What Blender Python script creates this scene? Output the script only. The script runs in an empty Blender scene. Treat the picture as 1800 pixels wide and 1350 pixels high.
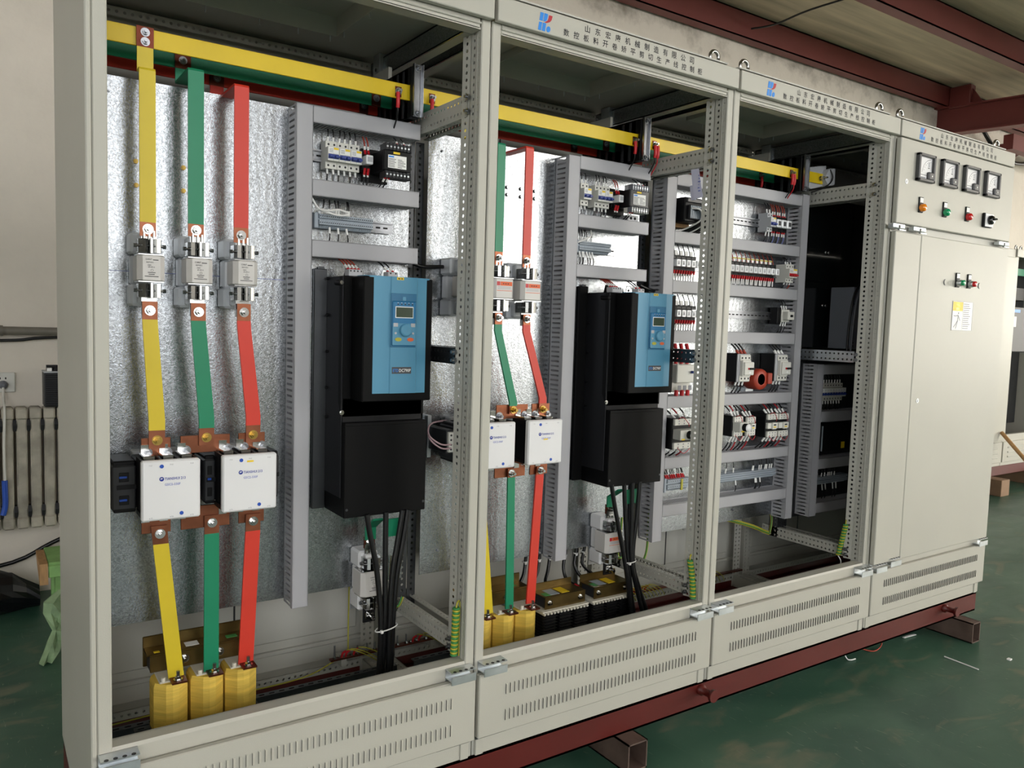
import bpy, bmesh, math, random
from mathutils import Vector, Matrix
random.seed(7)
C = bpy.context.scene
COL = C.collection
# ------------------------------------------------------------------ camera, world, windows, exposure
F_PX = 1397.1
cam_data = bpy.data.cameras.new('camera'); cam = bpy.data.objects.new('camera', cam_data); COL.objects.link(cam)
cam_data.sensor_fit = 'HORIZONTAL'; cam_data.sensor_width = 36.0; cam_data.lens = F_PX / 1800 * 36.0
cam_data.clip_start = 0.05; cam_data.clip_end = 100
_r = Vector((0.82826959, -0.55949254, 0.03061981)); _u = Vector((0.01713034, 0.07990443, 0.99665532)); _f = Vector((0.56006788, 0.82497477, -0.07576671))
M = Matrix.Identity(4)
for i in range(3):
    M[i][0] = _r[i]; M[i][1] = _u[i]; M[i][2] = -_f[i]
M[0][3], M[1][3], M[2][3] = -0.2016, -1.9, 1.481
cam.matrix_world = M
C.camera = cam
C.view_settings.view_transform = 'Standard'; C.view_settings.look = 'None'
C.view_settings.gamma = 1.0; C.view_settings.use_curve_mapping = False
C.view_settings.exposure = EXPOSURE = 0.17
world = bpy.data.worlds.new('world'); C.world = world; world.use_nodes = True
world.node_tree.nodes['Background'].inputs[0].default_value = (0.75, 0.85, 1.0, 1)
world.node_tree.nodes['Background'].inputs[1].default_value = 0.35
# daylight standing in the factory's windows: (x0, x1, z0, z1, strength, colour) on the front wall at y = WY
WY = -9.0
WINDOWS = [(8.8, 12.3, 0.8, 5.2, 11.0, (1.0, 0.965, 0.90)), (-4.8, -1.0, 1.3, 5.4, 6.0, (0.96, 0.98, 1.0)), (0.6, 2.6, 1.3, 5.4, 5.0, (0.97, 0.98, 1.0)), (5.9, 8.2, 1.3, 5.4, 4.5, (0.98, 0.98, 0.98)), (15.0, 17.4, 1.0, 5.2, 11.0, (1.0, 0.95, 0.86))]  # the left-most window is added for ambient light
FILL_WINDOWS = [(-1, -7.5, 1.2, 1.0, 3.4, 1.2, (0.97, 0.98, 1.0)), (1, -8.0, 0.5, 1.0, 3.5, 9.0, (1.0, 0.96, 0.88))]   # unseen side windows added as fill light: wall side, y0, y1, z0, z1, strength, colour

# ------------------------------------------------------------------ materials
def lin(h):
    h = h.lstrip('#')
    c = [int(h[i:i + 2], 16) / 255 for i in (0, 2, 4)]
    return tuple(x / 12.92 if x <= 0.04045 else ((x + 0.055) / 1.055) ** 2.4 for x in c) + (1.0,)
MATS = {}
def mat(key, col, rough=0.5, metal=0.0, bump=0.0, scale=200.0, var=0.0, vscale=8.0, spec=0.5, trans=0.0, emit=0.0, rvar=0.0, stretch=None, coat=0.0, detail=2.0):
    m = bpy.data.materials.new(key); m.use_nodes = True; nt = m.node_tree; N = nt.nodes; L = nt.links
    b = N['Principled BSDF']; c = lin(col) if isinstance(col, str) else col
    b.inputs['Base Color'].default_value = c; b.inputs['Roughness'].default_value = rough; b.inputs['Metallic'].default_value = metal
    b.inputs['Specular IOR Level'].default_value = spec; b.inputs['Transmission Weight'].default_value = trans; b.inputs['Coat Weight'].default_value = coat
    if emit:
        b.inputs['Emission Color'].default_value = c; b.inputs['Emission Strength'].default_value = emit
    if bump or var or rvar:
        tc = N.new('ShaderNodeTexCoord'); mp = N.new('ShaderNodeMapping'); L.new(tc.outputs['Object'], mp.inputs[0])
        if stretch: mp.inputs['Scale'].default_value = stretch
    if bump:
        n = N.new('ShaderNodeTexNoise'); n.inputs['Scale'].default_value = scale; n.inputs['Detail'].default_value = detail
        L.new(mp.outputs[0], n.inputs['Vector'])
        bp = N.new('ShaderNodeBump'); bp.inputs['Strength'].default_value = bump; bp.inputs['Distance'].default_value = 0.002
        L.new(n.outputs['Fac'], bp.inputs['Height']); L.new(bp.outputs[0], b.inputs['Normal'])
    if var or rvar:
        n2 = N.new('ShaderNodeTexNoise'); n2.inputs['Scale'].default_value = vscale; n2.inputs['Detail'].default_value = 5
        L.new(mp.outputs[0], n2.inputs['Vector'])
        if var:
            rp = N.new('ShaderNodeValToRGB'); rp.color_ramp.elements[0].position = 0.3; rp.color_ramp.elements[1].position = 0.7
            rp.color_ramp.elements[0].color = tuple(x * (1 - var) for x in c[:3]) + (1,)
            rp.color_ramp.elements[1].color = tuple(min(1, x * (1 + var * .6)) for x in c[:3]) + (1,)
            L.new(n2.outputs['Fac'], rp.inputs[0]); L.new(rp.outputs[0], b.inputs['Base Color'])
        if rvar:
            mr = N.new('ShaderNodeMapRange'); mr.inputs[3].default_value = max(0.03, rough - rvar); mr.inputs[4].default_value = rough + rvar
            L.new(n2.outputs['Fac'], mr.inputs[0]); L.new(mr.outputs[0], b.inputs['Roughness'])
    MATS[key] = m
    return m
mat('paint', '#B9B7AD', 0.42, bump=0.12, scale=420, var=0.03, vscale=3, spec=0.4)
mat('paint_in', '#BDBCB4', 0.5, bump=0.06, scale=300, var=0.04, vscale=3)
mat('perf', '#B4B3AB', 0.4, bump=0.08, scale=350, var=0.05, vscale=4)
mat('zinc', '#DDE2E6', 0.36, 1.0, bump=0.05, scale=120, var=0.1, vscale=25, rvar=0.08)
mat('chrome', '#B4B4B2', 0.16, 1.0)
mat('steel', '#9EA0A4', 0.28, 1.0, bump=0.1, scale=200, var=0.15, vscale=30)
mat('brass', '#B79A55', 0.3, 1.0, var=0.15, vscale=30)
mat('passivated', '#75623A', 0.35, 0.9, var=0.3, vscale=14, rvar=0.1)
mat('copper', '#8E5A44', 0.38, 1.0, bump=0.05, scale=60, var=0.25, vscale=22, rvar=0.08)
mat('copper_dark', '#6E3A2C', 0.38, 0.9, var=0.25, vscale=25)
mat('duct', '#A9A9AE', 0.45, var=0.02, vscale=3)
mat('yellow', '#D8C02A', 0.42, var=0.05, vscale=9)
mat('bar_yellow', '#E0C018', 0.4, var=0.04, vscale=9)
mat('green', '#16845F', 0.4, var=0.04, vscale=9)
mat('red', '#D23A2A', 0.4, var=0.04, vscale=9)
mat('black', '#0F0F11', 0.5, bump=0.05, scale=500, spec=0.25)
mat('black_sheet', '#070708', 0.55, bump=0.1, scale=700, spec=0.15)
mat('satin', '#2C2C30', 0.42, 0.5, bump=0.1, scale=500)
mat('black_gloss', '#0B0C0E', 0.12, coat=0.4)
mat('black_rubber', '#0D0D0F', 0.35, bump=0.06, scale=90)
mat('dark', '#2B2C2F', 0.5)
mat('hole', '#0A0A0A', 0.8)
mat('gunmetal', '#55575A', 0.32, 0.85, bump=0.15, scale=500, var=0.12, vscale=12)
mat('blue', '#5594B4', 0.42, bump=0.02, scale=600)
mat('blue_dark', '#2F7198', 0.4)
mat('blue_key', '#1E74A6', 0.35)
mat('lcd', '#3C4A3A', 0.15)
mat('white', '#E6E6E8', 0.4, var=0.02, vscale=6)
mat('ivory', '#DAD9D2', 0.45, var=0.02, vscale=6)
mat('ceramic', '#D0CDCA', 0.35, var=0.03, vscale=10)
mat('tag', '#F2F2F0', 0.5)
mat('label_yellow', '#F0CC20', 0.5)
mat('ink', '#2A2A2E', 0.6)
mat('ink_grey', '#8A8A92', 0.6)
mat('ink_blue', '#2B3FA0', 0.5)
mat('ink_lilac', '#7D86C6', 0.5)
mat('toggle', '#233A8C', 0.35)
mat('dot_blue', '#1F4FB4', 0.4)
mat('orange', '#E0622E', 0.5)
mat('red_cap', '#C41F28', 0.4)
mat('coil', '#E6C45A', 0.75, bump=0.6, scale=40, var=0.22, vscale=14, stretch=(0.35, 0.35, 7.0), spec=0.2)
mat('coil_edge', '#D9D5C8', 0.6)
mat('grey_plastic', '#9FA9B4', 0.45)
mat('grey_dev', '#B9BBBF', 0.45)
mat('wire_grey', '#70727A', 0.45)
mat('wire_white', '#EDECEA', 0.45)
mat('wire_yg', '#B9B23A', 0.45)
mat('wire_red', '#B8242C', 0.45)
mat('wire_green', '#3E8F4C', 0.45)
mat('red_oxide', '#591712', 0.42, bump=0.1, scale=40, var=0.12, vscale=5, rvar=0.08)
mat('beam_red', '#6C2F2B', 0.5, bump=0.05, scale=30, var=0.08, vscale=3)
mat('rust', '#6A5850', 0.6, 0.3, bump=0.2, scale=80, var=0.4, vscale=10)
mat('wood', '#B98F5E', 0.6, var=0.25, vscale=9, stretch=(8, 8, 1))
mat('green_wood', '#8FBE74', 0.6, var=0.25, vscale=12)
mat('cast_iron', '#ADA799', 0.6, bump=0.3, scale=30, var=0.4, vscale=10)
mat('bag', '#0B0B10', 0.38, bump=0.5, scale=22)
mat('pipe', '#736E64', 0.5, var=0.2, vscale=12)
mat('clear', '#F4F6F8', 0.08, trans=0.0, spec=0.8)
mat('lamp_orange', '#F08A10', 0.2, coat=0.5)
mat('lamp_green', '#0E9A62', 0.2, coat=0.5)
mat('lamp_red', '#C8161C', 0.2, coat=0.5)
mat('meter', '#4A4A4C', 0.4)
mat('logo_blue', '#1F86E0', 0.45)
mat('logo_red', '#B3202E', 0.45)
mat('paper', '#CFCFE6', 0.6)
mat('bakelite', '#0E1112', 0.1, coat=0.3, bump=0.01, scale=5)
mat('ct_red', '#A63A26', 0.45)
mat('cardboard', '#8A6E55', 0.7, var=0.15)

def galv(key, base, rough, seed):
    """hot-dip galvanised sheet: fine spangle, rolling marks, soft blotches"""
    m = bpy.data.materials.new(key); m.use_nodes = True; nt = m.node_tree; N = nt.nodes; L = nt.links; b = N['Principled BSDF']
    b.inputs['Metallic'].default_value = 1.0
    tc = N.new('ShaderNodeTexCoord'); mp = N.new('ShaderNodeMapping'); mp.inputs['Location'].default_value = (seed, seed * 2, seed); L.new(tc.outputs['Object'], mp.inputs[0])
    n1 = N.new('ShaderNodeTexNoise'); n1.inputs['Scale'].default_value = 170; n1.inputs['Detail'].default_value = 3; n1.inputs['Distortion'].default_value = 1.2; L.new(mp.outputs[0], n1.inputs['Vector'])
    n2 = N.new('ShaderNodeTexNoise'); n2.inputs['Scale'].default_value = 5; n2.inputs['Detail'].default_value = 4; L.new(mp.outputs[0], n2.inputs['Vector'])
    wv = N.new('ShaderNodeTexWave'); wv.inputs['Scale'].default_value = 12; wv.inputs['Distortion'].default_value = 6; wv.inputs['Detail'].default_value = 3; wv.bands_direction = 'X'; L.new(mp.outputs[0], wv.inputs['Vector'])
    rp = N.new('ShaderNodeValToRGB'); c = lin(base)
    rp.color_ramp.elements[0].position = 0.32; rp.color_ramp.elements[1].position = 0.68
    rp.color_ramp.elements[0].color = tuple(x * 0.62 for x in c[:3]) + (1,); rp.color_ramp.elements[1].color = tuple(min(1, x * 1.25) for x in c[:3]) + (1,)
    L.new(n1.outputs['Fac'], rp.inputs[0]); L.new(rp.outputs[0], b.inputs['Base Color'])
    mr = N.new('ShaderNodeMapRange'); mr.inputs[3].default_value = rough - 0.07; mr.inputs[4].default_value = rough + 0.1; L.new(n2.outputs['Fac'], mr.inputs[0]); L.new(mr.outputs[0], b.inputs['Roughness'])
    mx = N.new('ShaderNodeMath'); mx.operation = 'MULTIPLY_ADD'; mx.inputs[1].default_value = 0.25; L.new(wv.outputs['Fac'], mx.inputs[0]); L.new(n1.outputs['Fac'], mx.inputs[2])
    bp = N.new('ShaderNodeBump'); bp.inputs['Strength'].default_value = 0.16; bp.inputs['Distance'].default_value = 0.003; L.new(mx.outputs[0], bp.inputs['Height']); L.new(bp.outputs[0], b.inputs['Normal'])
    MATS[key] = m
mat('fuse_base', '#C6CAD0', 0.3)
galv('galv', '#A9ADB1', 0.23, 1.3)

# ------------------------------------------------------------------ mesh builder
class MB:
    def __init__(s): s.v = []; s.f = []; s.k = []; s.sm = []
    def quad(s, pts, k, smooth=False):
        n = len(s.v); s.v += [tuple(p) for p in pts]; s.f.append(tuple(range(n, n + len(pts)))); s.k.append(k); s.sm.append(smooth); return s
    def box(s, x0, x1, y0, y1, z0, z1, k, b=0.0):
        if x0 > x1: x0, x1 = x1, x0
        if y0 > y1: y0, y1 = y1, y0
        if z0 > z1: z0, z1 = z1, z0
        b = min(b, (x1 - x0) * .45, (y1 - y0) * .45, (z1 - z0) * .45)
        n = len(s.v)
        if b <= 0:
            s.v += [(x, y, z) for x in (x0, x1) for y in (y0, y1) for z in (z0, z1)]
            for f in ((0, 1, 3, 2), (4, 6, 7, 5), (0, 4, 5, 1), (2, 3, 7, 6), (0, 2, 6, 4), (1, 5, 7, 3)):
                s.f.append(tuple(n + i for i in f)); s.k.append(k); s.sm.append(False)
            return s
        lo = (x0, y0, z0); hi = (x1, y1, z1); idx = {}
        for sx in (0, 1):
            for sy in (0, 1):
                for sz in (0, 1):
                    sg = (sx, sy, sz)
                    for ax in range(3):
                        p = [0, 0, 0]
                        for a in range(3):
                            e = hi[a] if sg[a] else lo[a]
                            p[a] = e if a == ax else (e - b if sg[a] else e + b)
                        idx[(sg, ax)] = len(s.v); s.v.append(tuple(p))
        def add(f): s.f.append(tuple(f)); s.k.append(k); s.sm.append(False)
        for ax in range(3):
            a1, a2 = [a for a in range(3) if a != ax]
            for side in (0, 1):
                ring = []
                for q in ((0, 0), (1, 0), (1, 1), (0, 1)):
                    sg = [0, 0, 0]; sg[ax] = side; sg[a1] = q[0]; sg[a2] = q[1]; ring.append(idx[(tuple(sg), ax)])
                add(ring)
            for q1 in (0, 1):
                for q2 in (0, 1):
                    A = [0, 0, 0]; A[a1] = q1; A[a2] = q2; B = list(A); B[ax] = 1
                    add((idx[(tuple(A), a1)], idx[(tuple(B), a1)], idx[(tuple(B), a2)], idx[(tuple(A), a2)]))
        for sx in (0, 1):
            for sy in (0, 1):
                for sz in (0, 1):
                    add([idx[((sx, sy, sz), a)] for a in range(3)])
        return s
    def loft(s, rings, k, cap=True, smooth=False, closed=True):
        m = len(rings[0]); n = len(s.v)
        for r in rings: s.v += [tuple(p) for p in r]
        for i in range(len(rings) - 1):
            for j in range(m if closed else m - 1):
                a = n + i * m + j; b2 = n + i * m + (j + 1) % m
                s.f.append((a, b2, b2 + m, a + m)); s.k.append(k); s.sm.append(smooth)
        if cap and closed:
            for r in (rings[0], rings[-1]): s.quad(list(r), k)
        return s
    def prism(s, poly, axis, a, b, k):
        def P(u, w, t): return {'x': (t, u, w), 'y': (u, t, w), 'z': (u, w, t)}[axis]
        return s.loft([[P(u, w, a) for u, w in poly], [P(u, w, b) for u, w in poly]], k)
    def cyl(s, c, axis, r, h, k, n=14, r2=None, smooth=True, cap=True):
        r2 = r if r2 is None else r2
        def ring(rr, t):
            out = []
            for i in range(n):
                a = 2 * math.pi * i / n; u = rr * math.cos(a); w = rr * math.sin(a)
                out.append({'x': (c[0] + t, c[1] + u, c[2] + w), 'y': (c[0] + u, c[1] + t, c[2] + w), 'z': (c[0] + u, c[1] + w, c[2] + t)}[axis])
            return out
        return s.loft([ring(r, 0), ring(r2, h)], k, cap=cap, smooth=smooth)
    def lathe(s, c, axis, prof, k, n=18):
        rings = []
        for r, t in prof:
            ring = []
            for i in range(n):
                a = 2 * math.pi * i / n; u = r * math.cos(a); w = r * math.sin(a)
                ring.append({'x': (c[0] + t, c[1] + u, c[2] + w), 'y': (c[0] + u, c[1] + t, c[2] + w), 'z': (c[0] + u, c[1] + w, c[2] + t)}[axis])
            rings.append(ring)
        return s.loft(rings, k, smooth=True)
    def tube(s, pts, r, k, n=7, curve=True, sub=5, taper=None):
        pts = [Vector(p) for p in pts]
        if curve and len(pts) > 2:
            out = []
            for i in range(len(pts) - 1):
                p0 = pts[max(i - 1, 0)]; p1 = pts[i]; p2 = pts[i + 1]; p3 = pts[min(i + 2, len(pts) - 1)]
                for j in range(sub):
                    t = j / sub
                    out.append(0.5 * ((2 * p1) + (-p0 + p2) * t + (2 * p0 - 5 * p1 + 4 * p2 - p3) * t * t + (-p0 + 3 * p1 - 3 * p2 + p3) * t ** 3))
            out.append(pts[-1]); pts = out
        T = (pts[1] - pts[0]).normalized(); N0 = T.orthogonal().normalized(); rings = []
        for i, p in enumerate(pts):
            t = (pts[min(i + 1, len(pts) - 1)] - pts[max(i - 1, 0)]).normalized()
            q = T.rotation_difference(t); N0 = (q @ N0).normalized(); N0 = (N0 - t * N0.dot(t)).normalized(); T = t
            B = t.cross(N0); rr = r if taper is None else r * (1 + (taper - 1) * i / (len(pts) - 1))
            rings.append([p + rr * (math.cos(2 * math.pi * j / n) * N0 + math.sin(2 * math.pi * j / n) * B) for j in range(n)])
        return s.loft(rings, k, smooth=True)
    def torus(s, c, axis, R, r, k, n=24, m=8, a0=0.0, a1=2 * math.pi):
        full = abs(a1 - a0 - 2 * math.pi) < 1e-6; rings = []
        for i in range(n + 1):
            a = a0 + (a1 - a0) * i / n; ring = []
            for j in range(m):
                b = 2 * math.pi * j / m; d = R + r * math.cos(b); u, w, t = d * math.cos(a), d * math.sin(a), r * math.sin(b)
                ring.append({'x': (c[0] + t, c[1] + u, c[2] + w), 'y': (c[0] + u, c[1] + t, c[2] + w), 'z': (c[0] + u, c[1] + w, c[2] + t)}[axis])
            rings.append(ring)
        return s.loft(rings, k, cap=not full, smooth=True)
    def perf(s, O, U, V, nu, nv, pu, pv, hu, hv, D, k, slot=False):
        """sheet strip of nu x nv cells, each with a punched hole (round or long slot); D = thickness vector"""
        O, U, V, D = Vector(O), Vector(U), Vector(V), Vector(D)
        if slot:
            c = min(hu, hv) * .6
            hp = [(hu, 0), (hu, hv - c), (hu - c, hv), (0, hv), (-hu + c, hv), (-hu, hv - c), (-hu, 0), (-hu, -hv + c), (-hu + c, -hv), (0, -hv), (hu - c, -hv), (hu, -hv + c)]
            a, b = pu / 2, pv / 2
            op = [(a, 0), (a, b), (a, b), (0, b), (-a, b), (-a, b), (-a, 0), (-a, -b), (-a, -b), (0, -b), (a, -b), (a, -b)]
        else:
            hp = [(hu * math.cos(i * math.pi / 4), hv * math.sin(i * math.pi / 4)) for i in range(8)]
            a, b = pu / 2, pv / 2
            op = [(a, 0), (a, b), (0, b), (-a, b), (-a, 0), (-a, -b), (0, -b), (a, -b)]
        m = len(hp)
        for i in range(nu):
            for j in range(nv):
                c0 = O + U * (pu * (i + .5)) + V * (pv * (j + .5)); n = len(s.v)
                for p in op: s.v.append(tuple(c0 + U * p[0] + V * p[1]))
                for p in hp: s.v.append(tuple(c0 + U * p[0] + V * p[1]))
                for p in hp: s.v.append(tuple(c0 + U * p[0] + V * p[1] + D))
                for p in op: s.v.append(tuple(c0 + U * p[0] + V * p[1] + D))
                for q in range(m):
                    w = (q + 1) % m
                    for base, top in ((0, m), (m, 2 * m), (2 * m, 3 * m)):
                        if base == 0 and op[q] == op[w]: s.f.append((n + q, n + m + w, n + m + q))
                        elif base == 2 * m and op[q] == op[w]: s.f.append((n + 2 * m + q, n + 2 * m + w, n + 3 * m + w))
                        else: s.f.append((n + base + q, n + base + w, n + top + w, n + top + q))
                        s.k.append(k); s.sm.append(False)
        return s
    def bolt(s, x, y, z, r=0.008, l=0.014, k='steel', d=-1, washer=True, stud=True):
        """hexagon bolt on a face looking along -y (d=-1); built as washer, nut and stud end"""
        if washer: s.cyl((x, y, z), 'y', r * 1.45, d * 0.002, k, 14)
        s.cyl((x, y + d * .002, z), 'y', r, d * l * .55, k, 6, smooth=False)
        if stud: s.cyl((x, y + d * (.002 + l * .55), z), 'y', r * .55, d * l * .6, k, 8)
        return s
    def text(s, st, x, z, h, y, k, align='l', width=None, plane='y', rot=0.0):
        vs, fs, w = glyphs(st)
        sx = h if width is None else width / max(w, 1e-6)
        off = {'l': 0, 'c': -w * sx / 2, 'r': -w * sx}[align]; n = len(s.v); cr, sr = math.cos(rot), math.sin(rot)
        for a, b in vs:
            p, q = a * sx + off, b * h; p, q = p * cr - q * sr, p * sr + q * cr
            s.v.append((x + p, y, z + q) if plane == 'y' else (y, x - p, z + q))
        for f in fs: s.f.append(tuple(n + i for i in f)); s.k.append(k); s.sm.append(False)
        return s
    def build(s, name, parent=None, loc=(0, 0, 0), label=None, cat=None, group=None, kind=None, recalc=True):
        keys = list(dict.fromkeys(s.k)); me = bpy.data.meshes.new(name)
        org = Vector(loc) if parent is None else wloc(parent)
        me.from_pydata([(a - org.x, b - org.y, c - org.z) for a, b, c in s.v], [], s.f)
        for kk in keys: me.materials.append(MATS[kk])
        ki = {kk: i for i, kk in enumerate(keys)}
        me.polygons.foreach_set('material_index', [ki[x] for x in s.k]); me.polygons.foreach_set('use_smooth', s.sm)
        if recalc:
            bm = bmesh.new(); bm.from_mesh(me); bmesh.ops.recalc_face_normals(bm, faces=bm.faces); bm.to_mesh(me); bm.free()
        me.update()
        o = bpy.data.objects.new(name, me); COL.objects.link(o)
        if parent is not None: o.parent = parent
        else: o.location = loc
        return tag(o, label, cat, group, kind)
def wloc(o):
    v = Vector((0, 0, 0))
    while o is not None: v = v + o.location; o = o.parent
    return v
def tag(o, label=None, cat=None, group=None, kind=None):
    if label: o['label'] = label
    if cat: o['category'] = cat
    if group: o['group'] = group
    if kind: o['kind'] = kind
    return o
def thing(name, loc, label, cat, group=None):
    o = bpy.data.objects.new(name, None); COL.objects.link(o); o.location = loc; o.empty_display_size = 0.02
    return tag(o, label, cat, group)
def dup(o, loc, label=None, group=None):
    """copy of a thing with copies of its parts and sub-parts (mesh data shared)"""
    def rec(a, parent):
        c = a.copy(); COL.objects.link(c); c.parent = parent
        for ch in list(a.children): rec(ch, c)
        return c
    r = rec(o, None); r.location = loc
    if label: r['label'] = label
    if group: r['group'] = group
    return r
_G = {}
def glyphs(st):
    if st in _G: return _G[st]
    cu = bpy.data.curves.new('glyph', 'FONT'); cu.body = st; cu.size = 1.0; cu.offset = 0.012; cu.resolution_u = 2
    ob = bpy.data.objects.new('glyph', cu); COL.objects.link(ob); dg = bpy.context.evaluated_depsgraph_get(); dg.update()
    me = bpy.data.meshes.new_from_object(ob.evaluated_get(dg))
    vs = [(v.co.x, v.co.y) for v in me.vertices]; fs = [tuple(p.vertices) for p in me.polygons]
    bpy.data.objects.remove(ob); bpy.data.curves.remove(cu); bpy.data.meshes.remove(me)
    if vs:
        x0 = min(v[0] for v in vs); y0 = min(v[1] for v in vs); y1 = max(v[1] for v in vs); hh = max(y1 - y0, 1e-6)
        vs = [((a - x0) / hh, (b - y0) / hh) for a, b in vs]; w = max(v[0] for v in vs)
    else: w = 0
    _G[st] = (vs, fs, w); return _G[st]
ORD = 'first second third fourth fifth sixth seventh eighth ninth tenth eleventh twelfth'.split()
# ------------------------------------------------------------------ room materials
def wallmat(key, col, dirt, dz, dwidth):
    """painted plaster; grey mould stains with their own blotchy outline near a given height"""
    m = bpy.data.materials.new(key); m.use_nodes = True; nt = m.node_tree; N = nt.nodes; L = nt.links; b = N['Principled BSDF']; b.inputs['Roughness'].default_value = 0.75
    tc = N.new('ShaderNodeTexCoord'); sp = N.new('ShaderNodeSeparateXYZ'); L.new(tc.outputs['Object'], sp.inputs[0])
    n = N.new('ShaderNodeTexNoise'); n.inputs['Scale'].default_value = 3.2; n.inputs['Detail'].default_value = 8; n.inputs['Roughness'].default_value = 0.65; L.new(tc.outputs['Object'], n.inputs['Vector'])
    mr = N.new('ShaderNodeMapRange'); mr.inputs[1].default_value = dz - dwidth; mr.inputs[2].default_value = dz; L.new(sp.outputs['Z'], mr.inputs[0])
    mu = N.new('ShaderNodeMath'); mu.operation = 'MULTIPLY_ADD'; mu.inputs[1].default_value = 0.42; L.new(mr.outputs[0], mu.inputs[0]); L.new(n.outputs['Fac'], mu.inputs[2])
    rp = N.new('ShaderNodeValToRGB'); c = lin(col); d = lin(dirt)
    rp.color_ramp.elements[0].position = 0.42; rp.color_ramp.elements[0].color = c; rp.color_ramp.elements[1].position = 1.05; rp.color_ramp.elements[1].color = d
    e = rp.color_ramp.elements.new(0.72); e.color = tuple(x * 0.93 for x in c[:3]) + (1,)
    L.new(mu.outputs[0], rp.inputs[0]); L.new(rp.outputs[0], b.inputs['Base Color'])
    n2 = N.new('ShaderNodeTexNoise'); n2.inputs['Scale'].default_value = 14; n2.inputs['Detail'].default_value = 6; L.new(tc.outputs['Object'], n2.inputs['Vector'])
    bp = N.new('ShaderNodeBump'); bp.inputs['Strength'].default_value = 0.25; bp.inputs['Distance'].default_value = 0.02; L.new(n2.outputs['Fac'], bp.inputs['Height']); L.new(bp.outputs[0], b.inputs['Normal'])
    MATS[key] = m
wallmat('plaster', '#DCD4C8', '#8A8175', 4.0, 0.35)
mat('plaster_side', '#C8C0B4', 0.8, bump=0.2, scale=12, var=0.06, vscale=2)
def floormat():
    m = bpy.data.materials.new('epoxy_floor'); m.use_nodes = True; nt = m.node_tree; N = nt.nodes; L = nt.links; b = N['Principled BSDF']
    tc = N.new('ShaderNodeTexCoord')
    def noise(sc, det, dist=0.0, loc=0.0, scale=(1, 1, 1)):
        mp = N.new('ShaderNodeMapping'); mp.inputs['Location'].default_value = (loc, loc, 0); mp.inputs['Scale'].default_value = scale; L.new(tc.outputs['Object'], mp.inputs[0])
        n = N.new('ShaderNodeTexNoise'); n.inputs['Scale'].default_value = sc; n.inputs['Detail'].default_value = det; n.inputs['Distortion'].default_value = dist; L.new(mp.outputs[0], n.inputs['Vector']); return n
    a = noise(1.6, 7, 0.8); d = noise(2.3, 6, 1.5, 7.0, (1, 2.2, 1)); s = noise(20, 4, 5.0, 3.0, (1, .25, 1))
    r1 = N.new('ShaderNodeValToRGB'); r1.color_ramp.elements[0].position = .35; r1.color_ramp.elements[1].position = .7
    r1.color_ramp.elements[0].color = lin('#2A5244'); r1.color_ramp.elements[1].color = lin('#4A6D5B'); L.new(a.outputs['Fac'], r1.inputs[0])
    r2 = N.new('ShaderNodeValToRGB'); r2.color_ramp.elements[0].position = .56; r2.color_ramp.elements[1].position = .8; L.new(d.outputs['Fac'], r2.inputs[0])
    mx = N.new('ShaderNodeMix'); mx.data_type = 'RGBA'; L.new(r2.outputs[0], mx.inputs[0]); L.new(r1.outputs[0], mx.inputs[6]); mx.inputs[7].default_value = lin('#807D68')
    r3 = N.new('ShaderNodeValToRGB'); r3.color_ramp.elements[0].position = .655; r3.color_ramp.elements[1].position = .8; L.new(s.outputs['Fac'], r3.inputs[0])
    mx2 = N.new('ShaderNodeMix'); mx2.data_type = 'RGBA'; L.new(r3.outputs[0], mx2.inputs[0]); L.new(mx.outputs[2], mx2.inputs[6]); mx2.inputs[7].default_value = lin('#8A9482')
    L.new(mx2.outputs[2], b.inputs['Base Color'])
    mr = N.new('ShaderNodeMapRange'); mr.inputs[3].default_value = .28; mr.inputs[4].default_value = .55; L.new(d.outputs['Fac'], mr.inputs[0]); L.new(mr.outputs[0], b.inputs['Roughness'])
    bp = N.new('ShaderNodeBump'); bp.inputs['Strength'].default_value = .08; bp.inputs['Distance'].default_value = .01; L.new(a.outputs['Fac'], bp.inputs['Height']); L.new(bp.outputs[0], b.inputs['Normal'])
    MATS['epoxy_floor'] = m
floormat()
mat('rag', '#93AE85', 0.8, var=0.35, vscale=14, bump=0.4, scale=30)
mat('slab', '#BFB39A', 0.7, bump=0.2, scale=20, var=0.34, vscale=3.0, stretch=(.25, 3.5, 1))
# ------------------------------------------------------------------ room
X0, X1, YB = -6.0, 18.0, 2.86
HZ = 6.6
def ceil_z(y): return 4.15 - 0.05 * (YB - y)
MB().box(X0, X1, WY - .2, YB + .2, -.1, 0, 'epoxy_floor').build('floor', kind='structure')
MB().box(X0, X1, YB, YB + .2, 0, 4.4, 'plaster').build('wall_back', kind='structure')
YM = -3.2          # edge of the low bay; beyond it the hall is higher
cm = MB(); cm.prism([(YM, ceil_z(YM)), (YB + .2, ceil_z(YB + .2)), (YB + .2, ceil_z(YB + .2) + .1), (YM, ceil_z(YM) + .1)], 'x', X0, X1, 'slab')
cm.build('ceiling', kind='structure')
MB().box(X0, X1, WY - .2, YM, HZ, HZ + .1, 'slab').build('ceiling_hall', kind='structure')
MB().box(X0, X1, YM - .15, YM, ceil_z(YM) - .02, HZ, 'plaster_side').build('wall_bay_edge', kind='structure')
wf = MB(); xs = X0
for (a, b, z0, z1, st, c) in sorted(WINDOWS):
    wf.box(xs, a, WY - .2, WY, 0, HZ, 'plaster_side'); wf.box(a, b, WY - .2, WY, 0, z0, 'plaster_side'); wf.box(a, b, WY - .2, WY, z1, HZ, 'plaster_side'); xs = b
wf.box(xs, X1, WY - .2, WY, 0, HZ, 'plaster_side')
wf.build('wall_front', kind='structure')
mat('window_frame', '#D8D8D4', 0.5)
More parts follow.
